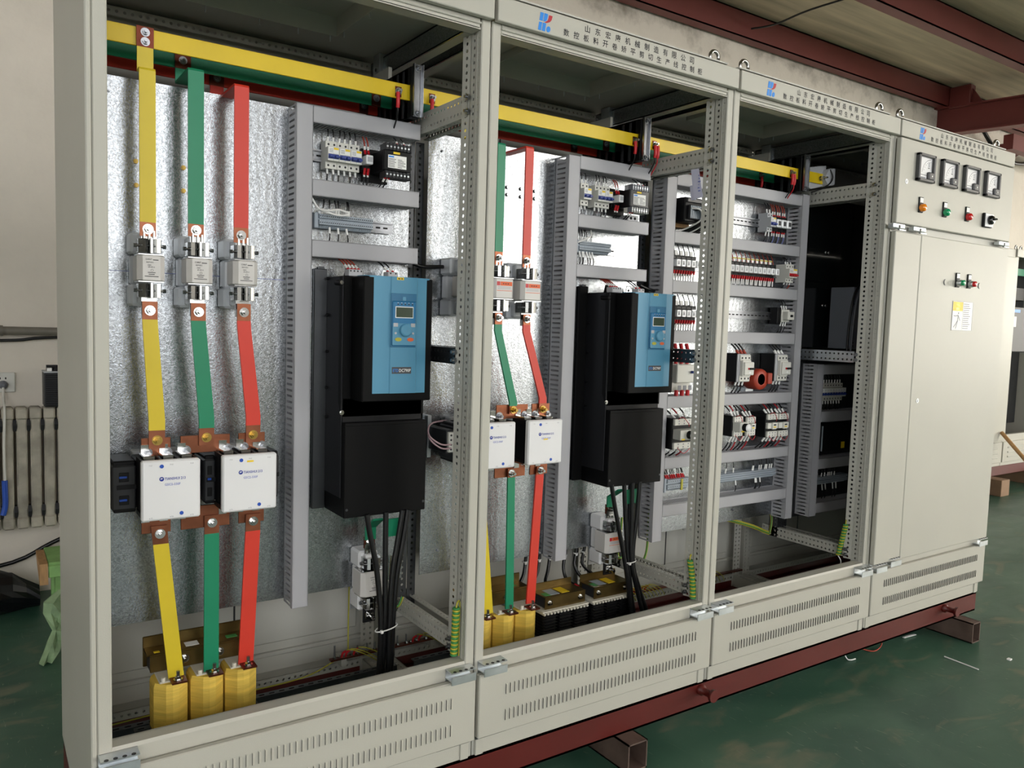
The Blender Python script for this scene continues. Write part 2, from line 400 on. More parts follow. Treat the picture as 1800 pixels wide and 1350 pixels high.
for i, (a, b, z0, z1, st, c) in enumerate(WINDOWS):
    m = mat('daylight%d' % i, tuple(c) + (1,), 0.3, emit=st)
    w = MB(); fr = .05
    for (p, q, r, s) in ((a, b, z0, z0 + fr), (a, b, z1 - fr, z1), (a, a + fr, z0, z1), (b - fr, b, z0, z1)): w.box(p, q, WY - .15, WY - .07, r, s, 'window_frame')
    nb = max(2, round((b - a) / .9))
    for k in range(1, nb): w.box(a + (b - a) * k / nb - .02, a + (b - a) * k / nb + .02, WY - .15, WY - .07, z0, z1, 'window_frame')
    w.box(a, b, WY - .15, WY - .07, z0 + (z1 - z0) * .62, z0 + (z1 - z0) * .62 + .04, 'window_frame')
    wo = w.build('window_%d' % (i + 1), kind='structure')
    MB().box(a, b, WY - .135, WY - .125, z0, z1, 'daylight%d' % i).build('pane', wo)
for i, (sd, a, b, z0, z1, st, c) in enumerate(FILL_WINDOWS):  # added glowing openings that brighten the walls and ceiling
    xa, xb = (X0 - .2, X0) if sd < 0 else (X1, X1 + .2); wl = MB()
    for y0, y1, p, q in ((WY - .2, a, 0, HZ), (b, YB + .2, 0, HZ), (a, b, 0, z0), (a, b, z1, HZ)): wl.box(xa, xb, y0, y1, p, q, 'plaster_side')
    wl.build('wall_left' if sd < 0 else 'wall_right', kind='structure')
    m = mat('fill_side%d' % i, tuple(c) + (1,), 0.3, emit=st); xm = (xa + xb) / 2
    w = MB(); fr = .05
    for (p, q, r, s2) in ((a, b, z0, z0 + fr), (a, b, z1 - fr, z1), (a, a + fr, z0, z1), (b - fr, b, z0, z1)): w.box(xm - .04, xm + .04, p, q, r, s2, 'window_frame')
    for k in range(1, 9): w.box(xm - .04, xm + .04, a + (b - a) * k / 9 - .02, a + (b - a) * k / 9 + .02, z0, z1, 'window_frame')
    wo = w.build('window_%d' % (len(WINDOWS) + 1 + i), kind='structure')  # frame round an added, unseen fill light
    MB().box(xm - .006, xm + .006, a, b, z0, z1, 'fill_side%d' % i).build('pane', wo)
# red steel beams under the ceiling
def ibeam_x(y, zt, h, w, x0, x1):
    b = MB(); b.box(x0, x1, y, y + .008, zt - h, zt, 'beam_red'); b.box(x0, x1, y, y + w, zt - h, zt - h + .01, 'beam_red'); b.box(x0, x1, y, y + w, zt - .01, zt, 'beam_red'); return b
ibeam_x(2.72, ceil_z(2.72) - .01, .21, .1, X0, X1).build('beam_along_wall', kind='structure')
for i, y in enumerate((1.56, .3, -1.2, -2.8)): ibeam_x(y, ceil_z(y) - .01, .2, .1, X0, X1).build('beam_purlin', kind='structure')
for xm in (8.42,):
    b = MB()
    za, zb = 3.92, 3.66
    b.prism([(YM, za - .3), (YB, za), (YB, zb), (YM, zb - .3)], 'x', xm + .07, xm + .085, 'beam_red')
    b.prism([(YM, zb - .3), (YB, zb), (YB, zb - .014), (YM, zb - .314)], 'x', xm, xm + .155, 'beam_red')
    b.prism([(YM, za - .3), (YB, za), (YB, za + .014), (YM, za - .286)], 'x', xm, xm + .155, 'beam_red')
    b.build('beam_rafter', kind='structure')
    g = MB(); g.box(xm + .02, xm + .13, 2.5, 2.72, 3.9, 4.12, 'beam_red', .01); g.prism([(2.38, 3.9), (2.5, 3.9), (2.5, 4.08)], 'x', xm + .07, xm + .085, 'beam_red')
    g.build('beam_bracket', kind='structure')
b = MB(); b.prism([(2.86, 3.66), (2.86, 3.3), (2.3, 3.62), (2.3, 3.66)], 'x', 9.4, 9.5, 'beam_red'); b.box(9.0, 11.5, 2.3, 2.4, 3.5, 3.66, 'beam_red'); b.build('beam_corner_brace', kind='structure')

# ------------------------------------------------------------------ loose cables on wall and ceiling
tag(MB().tube([(5.23, 2.70, 4.0), (5.28, 2.5, 3.99), (5.33, 2.2, 4.03), (5.45, 1.7, 4.06)], .008, 'black_rubber').build('ceiling_cable'), 'thin black cable looping from red beam under the ceiling', 'cable')
tag(MB().tube([(9.25, 2.75, 3.83), (9.45, 2.72, 3.66), (9.7, 2.7, 3.56), (10.0, 2.7, 3.54), (10.4, 2.7, 3.6)], .022, 'black_rubber').build('wall_cable'), 'thick black cable drooping below the dark red rafter on the wall', 'cable')
tag(MB().tube([(8.62, 2.36, 3.94), (8.62, 2.2, 3.93), (8.62, 1.9, 3.93), (8.62, 1.2, 3.9), (8.62, .4, 3.85)], .016, 'black_rubber').build('beam_cable'), 'black cable running along top of the dark red rafter', 'cable')

# ------------------------------------------------------------------ left background: pipe, cables, radiator, socket, power unit, bench, bag, cloth
p = MB(); p.cyl((-2.5, 2.8, 1.369), 'x', .0205, 3.4, 'pipe', 16); p.cyl((-.13, 2.8, 1.369), 'x', .026, .05, 'pipe', 16)
for x in (-1.6, -.5, .6): p.box(x - .01, x + .01, 2.8, 2.86, 1.36, 1.378, 'pipe')
tag(p.build('heating_pipe'), 'grey painted heating pipe running along the left back wall', 'pipe')
tag(MB().tube([(-2.3, 2.83, 1.33), (-.9, 2.83, 1.31), (-.1, 2.83, 1.318), (.1, 2.83, 1.335), (.6, 2.83, 1.36)], .008, 'black_rubber').build('wall_cable'), 'black cable hanging just under the grey heating pipe', 'cable')
tag(MB().tube([(-1.8, 2.83, .12), (-.9, 2.83, .13), (-.14, 2.83, .165), (.12, 2.83, .26), (.35, 2.83, .36)], .011, 'black_rubber').build('wall_cable'), 'black cable rising across white wall below the old radiator', 'cable')
rad = thing('radiator', (.02, 2.75, .378), 'old cream cast iron column radiator with grimy sections on back wall', 'radiator')
for k in range(-4, 6):
    x = -.0106 + .0595 * k; s = MB()
    s.box(x - .0235, x + .0235, 2.71, 2.80, .40, .968, 'cast_iron', .007)
    for zz in (.378, .93): s.box(x - .0255, x + .0255, 2.70, 2.81, zz, zz + .06, 'cast_iron', .008)
    for zz in (.465, .9): s.cyl((x + .022, 2.735, zz), 'x', .034, .0155, 'dark', 6, smooth=False)
    s.build('section', rad)
MB().cyl((-.3, 2.76, .45), 'x', .014, .7, 'rust', 10).build('feed_pipe', rad)
b = MB()
for x in (-.2, .25): b.box(x - .01, x + .01, 2.79, 2.86, .80, .82, 'rust')
b.build('wall_bracket', rad)
so = thing('wall_socket', (-.075, 2.85, 1.106), 'square white wall socket above the old radiator', 'socket')
MB().box(-.125, -.03, 2.846, 2.86, 1.056, 1.157, 'ivory', .004).build('face_plate', so)
s = MB()
for dx in (-.012, .012): s.box(-.083 + dx - .003, -.083 + dx + .003, 2.8455, 2.847, 1.122, 1.132, 'hole')
s.build('pin_slot', so)
pl = thing('power_plug', (-.08, 2.82, 1.10), 'grey plug and cord pushed into the white wall socket', 'plug')
MB().lathe((-.083, 2.846, 1.095), 'y', [(.021, 0), (.021, -.02), (.014, -.035), (.006, -.04)], 'wire_grey', 14).build('plug_body', pl)
MB().tube([(-.083, 2.815, 1.085), (-.083, 2.79, 1.04), (-.082, 2.69, .98), (-.088, 2.66, .8), (-.086, 2.66, .62), (-.09, 2.66, .5)], .006, 'ivory', 7).build('cord', pl)
MB().tube([(-.088, 2.655, .64), (-.087, 2.652, .52), (-.097, 2.65, .47)], .013, 'dot_blue', 8).build('cord_end', pl)
pu = thing('power_unit', (.16, 2.7, .992), 'black finned power unit standing on top of the old radiator', 'power unit')
MB().box(.085, .26, 2.66, 2.80, .994, 1.165, 'dark', .004).build('body', pu)
s = MB()
for k in range(15): s.box(.09, .255, 2.648, 2.662, 1.0 + .0108 * k, 1.0055 + .0108 * k, 'black')
s.build('cooling_fins', pu)
s = MB(); s.box(.083, .262, 2.655, 2.80, 1.165, 1.173, 'grey_dev', .002)
for k in range(5): s.box(.10 + .028 * k, .12 + .028 * k, 2.68, 2.72, 1.173, 1.188, 'black' if k else 'tag')
s.box(.1, .15, 2.72, 2.76, 1.173, 1.2, 'black')
s.build('terminal_strip', pu)
be = thing('bench', (.2, 2.5, 0), 'low green painted wooden bench against the back wall', 'bench')
s = MB(); s.box(.072, .62, 2.36, 2.66, .262, .285, 'green_wood', .004); s.build('board', be)
MB().box(.072, .62, 2.345, 2.362, .215, .272, 'green_wood', .004).build('front_rail', be)
MB().prism([(2.33, .19), (2.37, .185), (2.62, .27), (2.62, .285), (2.35, .285)], 'x', .036, .07, 'wood').build('end_batten', be)
for x in (.12, .56):
    for y in (2.4, 2.62): MB().box(x - .02, x + .02, y - .02, y + .02, 0, .262, 'green_wood', .003).build('leg', be)
bg = MB(); rings = []
for i in range(15):
    t = i / 14; x = -.75 + .80 * t; ht = .05 + .20 * t ** 1.3 * (1 - .75 * max(0, t - .8) / .2); d = .07 + .10 * math.sin(math.pi * min(1, t + .1)); ring = []
    for j in range(18):
        a = 2 * math.pi * j / 18; rr = 1 + .2 * random.uniform(-1, 1) * (1 if math.sin(a) > -.3 else .3)
        ring.append((x, 2.62 + .03 * math.sin(7 * t) + d * math.cos(a) * rr, max(.002, ht * .5 + ht * .5 * math.sin(a) * rr)))
    rings.append(ring)
bg.loft(rings, 'bag')
tag(bg.build('rubbish_bag'), 'crumpled black plastic bag on floor beside the green bench', 'bag')
cl = MB()
pf = [(.085, .13, .275, 1.95), (.026, .13, .235, 1.93), (.022, .115, .195, 1.91), (.044, .10, .145, 1.89), (.054, .095, .125, 1.88), (.035, .09, .085, 1.87), (.02, .076, .045, 1.86), (.002, .046, .003, 1.85)]
rings = []
for k, (a, b, z, y) in enumerate(pf):
    w = b - a; o = .012 * (-1) ** k; rings.append([(a, y, z), (a + w * .3, y - .03 + o, z + .004), (a + w * .65, y - .012 - o, z + .002), (b, y - .02, z), (b, y + .01, z), (a + w * .65, y + .006 - o, z), (a + w * .3, y - .012 + o, z), (a, y + .014, z)])
cl.loft(rings, 'rag')
tag(cl.build('rag'), 'pale green stained rag hanging down to floor behind the cabinet corner', 'rag')

# ------------------------------------------------------------------ right background: a second row of cabinets, blocks, stick
bc = thing('background_cabinet', (8.5, 2.1, .25), 'open beige control cabinet standing far behind the right end of the row', 'cabinet')
s = MB(); s.box(8.02, 8.085, 1.75, 2.45, .25, 2.33, 'paint', .004); s.box(8.95, 9.02, 1.75, 2.45, .25, 2.33, 'paint', .004); s.box(8.02, 9.02, 2.43, 2.45, .25, 2.33, 'paint_in'); s.box(8.02, 9.02, 1.75, 2.45, 2.31, 2.33, 'paint'); s.box(8.02, 9.02, 1.755, 1.8, .25, .55, 'paint')
s.build('frame', bc)
MB().box(8.02, 9.02, 1.735, 1.755, 2.26, 2.335, 'paint', .003).build('header_panel', bc)
s = MB(); s.box(8.03, 9.01, 1.735, 1.755, .285, .485, 'paint', .003)
for k in range(3): s.box(8.12, 8.9, 1.728, 1.736, .33 + .045 * k, .345 + .045 * k, 'paint_in', .003)
s.build('louver_panel', bc)
MB().box(8.1, 8.94, 2.05, 2.06, .6, 2.2, 'gunmetal').build('mounting_panel', bc)
s = MB(); s.box(8.14, 8.9, 1.95, 1.97, 2.12, 2.19, 'green'); s.build('busbar', bc)
s = MB(); s.box(8.13, 8.6, 1.9, 2.05, 1.86, 2.0, 'black', .01); s.build('breaker', bc)
s = MB(); s.box(8.14, 8.6, 1.82, 2.05, 1.35, 1.8, 'dark', .01); s.box(8.22, 8.34, 1.812, 1.822, 1.74, 1.77, 'logo_blue'); s.box(8.22, 8.27, 1.812, 1.822, 1.6, 1.7, 'tag'); s.build('drive', bc)
s = MB()
for dx in (.1, .2): s.torus((8.02 + dx, 1.8, 2.355), 'y', .022, .006, 'chrome', 16, 6)
s.build('lifting_eye', bc)
bd = thing('background_cabinet', (7.5, 2.1, .25), 'closed beige control cabinet half hidden far behind the row end', 'cabinet')
MB().box(7.02, 8.015, 1.75, 2.45, .25, 2.33, 'paint', .004).build('body', bd)
MB().box(7.03, 8.012, 1.73, 1.75, .5, 2.25, 'paint', .004).build('door', bd)
s = MB(); s.box(7.03, 8.005, 1.735, 1.75, .285, .485, 'paint', .003)
for k in range(3): s.box(7.15, 7.92, 1.728, 1.736, .33 + .045 * k, .345 + .045 * k, 'paint_in', .003)
s.build('louver_panel', bd)
tag(MB().box(7.02, 9.02, 1.76, 2.44, .155, .25, 'red_oxide', .004).build('base_frame', loc=(8, 2.1, .155)), 'red steel base under the far background cabinets', 'base frame')
for x, nm in ((7.75, 'brown wooden block under the far red base, nearest the row end'), (8.75, 'brown wooden block under the far red base, at the picture edge')):
    tag(MB().box(x, x + .16, 1.6, 2.3, 0, .155, 'cardboard', .004).build('support_block', loc=(x, 1.9, 0)), nm, 'block', 'blocks under the far base')
s = MB(); s.tube([(7.93, 1.715, .585), (7.57, .964, .02)], .018, 'wood', 10, curve=False)
tag(s.build('wooden_stick', loc=(7.57, .96, 0)), 'round wooden stick leaning on the far open cabinet', 'stick')

# ------------------------------------------------------------------ litter on the floor
tag(MB().tube([(3.504, -.081, .003), (3.50, -.16, .003), (3.4956, -.237, .003)], .003, 'tag', 6).build('cable_tie'), 'straight white cable tie lying on the green floor', 'cable tie')
MBs = MB(); MBs.loft([[(3.55, .137, .003), (3.55, .148, .003), (3.55, .148, .006), (3.55, .137, .006)], [(3.6, .132, .004), (3.6, .144, .004), (3.6, .144, .008), (3.6, .132, .008)], [(3.645, .13, .003), (3.645, .141, .003), (3.645, .141, .006), (3.645, .13, .006)]], 'tag')
tag(MBs.build('plastic_strip'), 'short white plastic strip on floor in the shade of red base', 'strip')
tag(MB().tube([(3.056, .16, .06), (3.06, .13, .012), (3.075, .118, .005), (3.105, .115, .005)], .003, 'tag', 6).build('wire_offcut'), 'bent white wire offcut hanging at red base edge', 'wire')
tag(MB().tube([(3.2, .16, .02), (3.26, .12, .006), (3.34, .13, .02), (3.36, .16, .06)], .003, 'ct_red', 6).build('wire_offcut'), 'reddish wire loop peeking out under red base', 'wire')
tag(MB().box(3.735, 3.755, -.262, -.247, 0, .006, 'tag').build('paper_scrap'), 'tiny white scrap on the green floor near the picture edge', 'scrap')
# ------------------------------------------------------------------ the four cabinets
YP = 0.44          # front of the galvanised mounting panels
ZB, ZT = 0.195, 2.376
TXT1, TXT2 = '山东宏康机械制造有限公司', '数控板料开卷矫平剪切生产线控制柜'
base = MB()
base.box(0, 4, .03, .036, .0986, .194, 'red_oxide'); base.box(0, 4, .03, .075, .186, .194, 'red_oxide'); base.box(0, 4, .03, .075, .0986, .106, 'red_oxide')
base.box(.012, 3.988, .704, .71, .12, .228, 'red_oxide'); base.box(0, 4, .715, .721, .0986, .194, 'red_oxide'); base.box(0, 4, .68, .721, .186, .194, 'red_oxide'); base.box(0, 4, .68, .721, .0986, .106, 'red_oxide')
for x in (0, .99, 1.99, 2.99, 3.994): base.box(x, x + .006, .036, .715, .0986, .194, 'red_oxide')
bf = base.build('base_frame', loc=(2, .4, .0986)); tag(bf, 'long dark red steel channel base under the four beige cabinets', 'base frame')
for x in (1.985, 3.69):
    MB().lathe((x, .03, .165), 'y', [(.02, 0), (.02, -.012), (.013, -.014), (.013, -.055), (.023, -.057), (.023, -.068)], 'red_oxide', 18).build('lifting_pin', bf)
for x, l in ((1.573, 'rusty square steel tube under the red base, nearer the camera'), (3.786, 'rusty square steel tube under the right end of red base')):
    t = MB(); y0, y1, w, h = -.04, .86, .086, .0985
    if x > 3: y0, w = -.067, .072
    for a, b2, c, d in ((0, w, 0, .005), (0, w, h - .005, h), (0, .005, 0, h), (w - .005, w, 0, h)): t.box(x + a, x + b2, y0, y1, c, d, 'rust')
    tag(t.build('square_tube', loc=(x, .4, 0)), l, 'steel tube', 'steel tubes under the base')

def post(cab, x, side, front=True):
    """perforated upright; side=-1: its open side looks to -x (right-hand post of a cabinet)"""
    s = MB(); e = x; i = x + side * .03
    if front:
        s.box(min(e, i), max(e, i), .026, .034, ZB + .06, ZT - .06, 'paint', .003)
        n = int((2.30 - .49) / .02); sx = i
        s.perf((sx, .03, .495), (0, 1, 0), (0, 0, 1), 1, n, .018, .02, .0016, .0016, (-side * .002, 0, 0), 'perf')
        s.box(sx - .001, sx + .001, .0465, .0495, .495, .495 + n * .02, 'perf')
        s.perf((sx - side * .002, .048, .495), (0, 1, 0), (0, 0, 1), 1, n, .037, .02, .0046, .0046, (-side * .002, 0, 0), 'perf')
        v = Vector((side * .2, 1, 0)).normalized()
        s.perf((sx - side * .002, .085, .495), v, (0, 0, 1), 1, n, .034, .02, .0052, .0052, (-side * .002, 0, 0), 'perf')
        s.box(min(e, i), max(e, i), .03, .085, ZB + .002, .495, 'perf')
        s.box(e, e + side * .002, .034, .085, .495, 2.30, 'perf'); s.box(min(e, i - side * .002), max(e, i - side * .002), .083, .085, .495, 2.30, 'perf')
    else:
        n = int((2.30 - .25) / .02); j = x + side * .05
        s.perf((min(e, j), .70, .235), (1, 0, 0), (0, 0, 1), 2, n, .025, .02, .0046, .0046, (0, .002, 0), 'perf')
        s.box(min(e, j), max(e, j), .702, .755, ZB + .002, .235, 'perf'); s.box(e, e + side * .003, .702, .755, .235, 2.3, 'perf')
    return s.build('post', cab)
def inner_upright(cab, x, side):
    s = MB(); n = int((2.06 - .5) / .02); j = x + side * .03
    s.perf((min(x, j), .47, .5), (1, 0, 0), (0, 0, 1), 1, n, .03, .02, .0046, .0046, (0, .002, 0), 'gunmetal')
    s.perf((j, .472, .5), (0, 1, 0), (0, 0, 1), 2, n, .025, .02, .0046, .0046, (-side * .002, 0, 0), 'gunmetal')
    return s.build('inner_upright', cab)
def brace(cab, x, side, y0, y1, z0, z1, name='cross_brace', k='perf', bolts=True):
    s = MB(); n = int((y1 - y0) / .02); w = n * .02; nv = 2; pv = (z1 - z0) / nv
    s.perf((x, y0, z0), (0, 1, 0), (0, 0, 1), n, nv, (y1 - y0) / n, pv, .0044, .0044, (-side * .002, 0, 0), k)
    s.perf((min(x, x - side * .022), y0, z1), (1, 0, 0), (0, 1, 0), 1, n, .022, (y1 - y0) / n, .004, .004, (0, 0, -.002), k)
    s.perf((min(x, x - side * .022), y0, z0), (1, 0, 0), (0, 1, 0), 1, n, .022, (y1 - y0) / n, .004, .004, (0, 0, .002), k)
    o = s.build(name, cab)
    if bolts:
        for zz in (z0 + .012, z1 - .012):
            b = MB(); b.cyl((x + side * .001, y0 - .012, zz), 'x', .0085, side * .008, 'steel', 6, smooth=False); b.cyl((x + side * .009, y0 - .012, zz), 'x', .0045, side * .009, 'steel', 8); b.build('bolt', o)
    return o
def hinge(cab, x0, x1, z):
    s = MB(); s.box(x0, x1, -.012, .03, z + .02, z + .024, 'zinc', .001); s.box(x0, x1, -.014, -.011, z - .012, z + .012, 'zinc', .001); s.box(x0, x1, .024, .028, z - .012, z + .024, 'zinc'); s.box(x0, x1, -.012, .028, z - .004, z, 'zinc', .001)
    for k in range(4): s.cyl((x0 + (x1 - x0) * (.15 + .23 * k), -.008, z + .024), 'z', .005, .0012, 'dark', 8)
    return s.build('hinge', cab)
def louvers(s, x0):
    for z0, z1 in ((.374, .409), (.293, .330)):
        for k in range(53):
            x = x0 + .10 + .0156 * k
            s.loft([[(x, -.0005, z0), (x, -.0036, z0 + .003), (x + .0062, -.0005, z0 + .003)], [(x, -.0005, z1), (x, -.0036, z1 - .003), (x + .0062, -.0005, z1 - .003)]], 'paint')
            s.quad([(x - .0004, -.0006, z0 + .001), (x - .0004, -.0006, z1 - .001), (x - .0001, -.0029, z1 - .004), (x - .0001, -.0029, z0 + .004)], 'hole')
def logo(hd, x, z, h=.05):
    """company mark: two slanted blue bars top, two bottom, red swoosh, blue dot"""
    s = MB(); w = h * 1.02; y = -.0008
    def pl(pts, k): s.loft([[(x + (a + .16 * b) * w * .86, y, z + b * h) for a, b in pts], [(x + (a + .16 * b) * w * .86, .0002, z + b * h) for a, b in pts]], k)
    pl([(0, .54), (.26, .54), (.26, 1), (0, 1)], 'logo_blue')
    pl([(.32, .54), (.44, .54), (.56, .62), (.60, .8), (.60, 1), (.32, 1)], 'logo_blue')
    pl([(0, 0), (.24, 0), (.24, .46), (0, .46)], 'logo_blue'); pl([(.30, 0), (.56, 0), (.56, .46), (.30, .46)], 'logo_blue')
    arc = [(.98, .96), (.94, .72), (.82, .58), (.62, .50), (.40, .48)]; inn = [(.52, .56), (.64, .64), (.68, .78), (.70, .96)]
    pl(arc + inn, 'logo_red')
    pl([(.80 + .16 * math.cos(i * math.pi / 8), .17 + .17 * math.sin(i * math.pi / 8)) for i in range(16)], 'logo_blue')
    s.build('company_logo', hd)
def eye(cab, x, y=.065):
    s = MB(); s.cyl((x, y, 2.372), 'z', .014, .014, 'chrome', 14); s.cyl((x, y, 2.38), 'z', .008, .022, 'chrome', 12); s.torus((x, y, ZT + .043), 'y', .021, .0062, 'chrome', 24, 8); s.build('lifting_eye', cab)

LAB = ['beige control cabinet frame nearest the camera, with three large contactor straps inside', 'beige open control cabinet frame, second from the left, with turned-away blue drive', 'beige open control cabinet frame, third from left, filled with relay rows', 'beige closed control cabinet at right end with four meters on its door']
CABS = []
for i in range(4):
    x = float(i); cab = thing('control_cabinet', (x + .5, .4, ZB), LAB[i], 'control cabinet', 'the row of four control cabinets'); CABS.append(cab)
    g = .0057
    # header strip with company name
    h = MB(); h.box(x + g, x + 1 - g, 0, .02, 2.31, ZT, 'paint', .002); hd = h.build('header_panel', cab)
    logo(hd, x + .14, 2.315)
    t = MB()
    for j, ch in enumerate(TXT1): t.text(ch, x + .319 + .04 * j, 2.346, .021, -.0007, 'ink', 'c')
    for j, ch in enumerate(TXT2): t.text(ch, x + .241 + .0372 * j, 2.319, .020, -.0007, 'ink', 'c')
    t.build('company_lettering', hd)
    # frame
    if i < 3:
        post(cab, x + .004 if i else x + .013, 1); post(cab, x + 1, -1)
        s = MB(); s.box(x + .034, x + .966, .026, .034, 2.283, 2.37, 'paint', .003); s.box(x + .034, x + .966, .026, .07, 2.283, 2.288, 'paint'); s.box(x + .034, x + .966, .02, .03, 2.296, 2.302, 'paint', .002)
        s.build('top_rail', cab)
        for dx in (.12, .22, .8, .88): pass
        s = MB(); s.prism([(.026, .42), (.026, .486), (.03, .494), (.07, .494), (.07, .488), (.036, .486), (.036, .42)], 'x', x + .03, x + .97, 'paint')
        s.box(x + .03, x + .97, .068, .072, .43, .494, 'paint_in'); s.build('sill', cab)
    else:
        for a, b2 in ((x + .004, x + .04), (x + .96, x + .987)): MB().box(a, b2, .026, .09, ZB + .002, 2.37, 'paint', .003).build('post', cab)
        MB().box(x + .04, x + .96, .026, .07, 2.283, 2.37, 'paint', .003).build('top_rail', cab)
        MB().box(x + .04, x + .96, .022, .07, .42, .494, 'paint', .003).build('sill', cab)
    if i == 0:
        MB().box(x, x + .012, .024, .76, ZB + .002, 2.372, 'paint', .003).build('side_panel', cab)
    if i == 3:
        MB().box(x + .988, x + 1, .024, .76, ZB + .002, 2.372, 'paint', .003).build('side_panel', cab)
    post(cab, x + .013, 1, False); post(cab, x + .987, -1, False)
    if i < 3:
        brace(cab, x + .968, -1, .092, .44, 2.062, 2.125); brace(cab, x + .968, -1, .13, .47, 1.357, 1.405, k='gunmetal' if i < 2 else 'zinc'); brace(cab, x + .968, -1, .12, .56, .50, .548)
        inner_upright(cab, x + .998, -1)
    if i > 0:
        inner_upright(cab, x + .002, 1); brace(cab, x + .034, 1, .12, .56, .50, .548, bolts=False)
        brace(cab, x + .034, 1, .13, .47, 1.357, 1.405, k='gunmetal', bolts=False); brace(cab, x + .034, 1, .092, .44, 2.062, 2.125, bolts=False)
    # louvered plinth panel with hinges
    s = MB(); s.box(x + g, x + 1 - g, 0, .02, .2585, .452, 'paint', .003); louvers(s, x); s.build('louver_panel', cab)
    hinge(cab, x + .014, x + .095, .462); hinge(cab, x + .905, x + .986, .462)
    s = MB(); s.box(x + .012, x + .988, .027, .037, ZB + .001, .262, 'paint', .002); s.box(x + .012, x + .04, .022, .03, ZB + .001, .256, 'paint', .002); s.box(x + .96, x + .988, .022, .03, ZB + .001, .256, 'paint', .002)
    s.box(x + .012, x + .12, .0215, .027, .246, .256, 'dark'); s.box(x + .88, x + .988, .0215, .027, .246, .256, 'dark'); s.build('base_rail', cab)
    # roof with vent opening, rear wall
    s = MB(); rx0, rx1, ry0, ry1 = x + .25, x + .735, .18, .49
    s.box(x + .012, rx0, .034, .76, 2.364, 2.372, 'paint_in'); s.box(rx1, x + .988, .034, .76, 2.364, 2.372, 'paint_in'); s.box(rx0, rx1, .034, ry0, 2.364, 2.372, 'paint_in'); s.box(rx0, rx1, ry1, .76, 2.364, 2.372, 'paint_in')
    s.box(x + .03, x + .97, .034, .7, 2.395, 2.4, 'paint_in')
    for a, b2, c, d in ((rx0, rx0 + .003, ry0, ry1), (rx1 - .003, rx1, ry0, ry1), (rx0, rx1, ry0, ry0 + .003), (rx0, rx1, ry1 - .003, ry1)): s.box(a, b2, c, d, 2.338, 2.396, 'perf')
    for px, py in ((rx0 + .1, ry1), (rx1 - .12, ry1), (rx1, ry0 + .06), (rx1, ry1 - .06), (rx1 - .02, ry1), (rx0 + .25, ry1)): s.cyl((px, py + .004, 2.322), 'z', .002, .04, 'zinc', 6)
    s.build('roof_panel', cab)
    s = MB(); s.box(x + .012, x + .988, .756, .764, ZB + .002, 2.372, 'paint_in'); s.box(x + .06, x + .94, .745, .757, .36, 2.25, 'paint_in', .004); s.box(x + .012, x + .988, .74, .757, .315, .33, 'paint_in', .003)
    s.box(x + .50, x + .506, .744, .746, .36, 2.2, 'dark')
    for px in (.16, .62): s.cyl((x + px, .745, .52), 'y', .008, -.006, 'perf', 12)
    s.build('rear_panel', cab)
    s = MB(); s.perf((x + .06, .70, 2.326), (1, 0, 0), (0, 0, 1), 42, 1, .0209, .026, .0046, .0046, (0, .003, 0), 'perf'); s.box(x + .06, x + .94, .703, .755, 2.348, 2.352, 'perf'); s.build('rear_top_rail', cab)
    s = MB(); s.perf((x + .06, .70, .230), (1, 0, 0), (0, 0, 1), 42, 1, .0209, .028, .0046, .0046, (0, .003, 0), 'perf'); s.box(x + .06, x + .94, .703, .755, .253, .258, 'perf'); s.build('rear_bottom_rail', cab)
    for xx, sd in ((x + .016, 1), (x + .945, -1)):
        s = MB(); s.perf((xx, .10, .254), (1, 0, 0), (0, 1, 0), 1, 30, .038, .02, .0046, .0046, (0, 0, -.003), 'perf'); s.box(xx, xx + .003, .1, .7, .197, .254, 'perf'); s.box(xx + .035, xx + .038, .1, .7, .197, .254, 'perf'); s.build('floor_rail', cab)
    # roof side beam and its galvanised bracket
    for xx in (x + .94, x + .018):
        s = MB(); s.box(xx, xx + .004, .08, .70, 2.285, 2.35, 'galv'); s.box(xx, xx + .04, .08, .70, 2.286, 2.29, 'perf'); s.box(xx, xx + .04, .08, .70, 2.345, 2.349, 'perf'); ro = s.build('roof_beam', cab)
        s = MB(); s.box(xx - .012, xx + .03, .60, .604, 2.275, 2.36, 'zinc', .001); s.box(xx - .014, xx - .010, .60, .65, 2.275, 2.36, 'zinc', .001)
        for zz in (2.29, 2.31): s.cyl((xx - .0145, .625, zz), 'x', .006, -.002, 'dark', 8); s.cyl((xx + .01, .5995, zz), 'y', .006, -.002, 'dark', 8)
        s.build('bracket', ro)
    if i < 3:
        s = MB(); z0 = .625 if i < 2 else .631
        s.box(x + .032, x + .966, YP, YP + .003, z0, 2.09, 'galv'); s.box(x + .032, x + .966, YP + .003, YP + .022, 2.087, 2.09, 'galv'); mp = s.build('mounting_panel', cab)
        HEX = [[(.161, 1.878), (.162, 1.816), (.28, 1.877), (.28, 1.815)], [(1.342, 1.952), (1.343, 1.927), (1.4, 1.953), (1.401, 1.926), (1.46, 1.952), (1.461, 1.926), (1.163, 1.952), (1.161, 1.928)], []][i]
        SMALL = [[(.099, 2.05), (.1, 1.492), (.254, 1.491), (.526, 1.537), (.356, 1.49), (.518, 1.21), (.252, 1.264), (.099, .66), (.1, 1.303)], [(1.082, 2.038), (1.07, 1.5), (1.1, .7), (1.52, 1.4)], [(2.5, 2.02), (2.35, 1.41), (2.6, .68), (2.2, 1.77)]][i]
        for px, pz in HEX: MB().bolt(px, YP, pz, .0068, .008, 'brass' if i == 0 else 'steel', washer=False, stud=False).build('bolt', mp)
        for px, pz in SMALL: MB().bolt(px, YP, pz, .0042, .006, 'steel', washer=False).build('screw', mp)
        if i == 0: MB().box(.05, .56, YP - .0003, YP, 1.588, 1.5895, 'ink_lilac').build('scribed_line', mp)
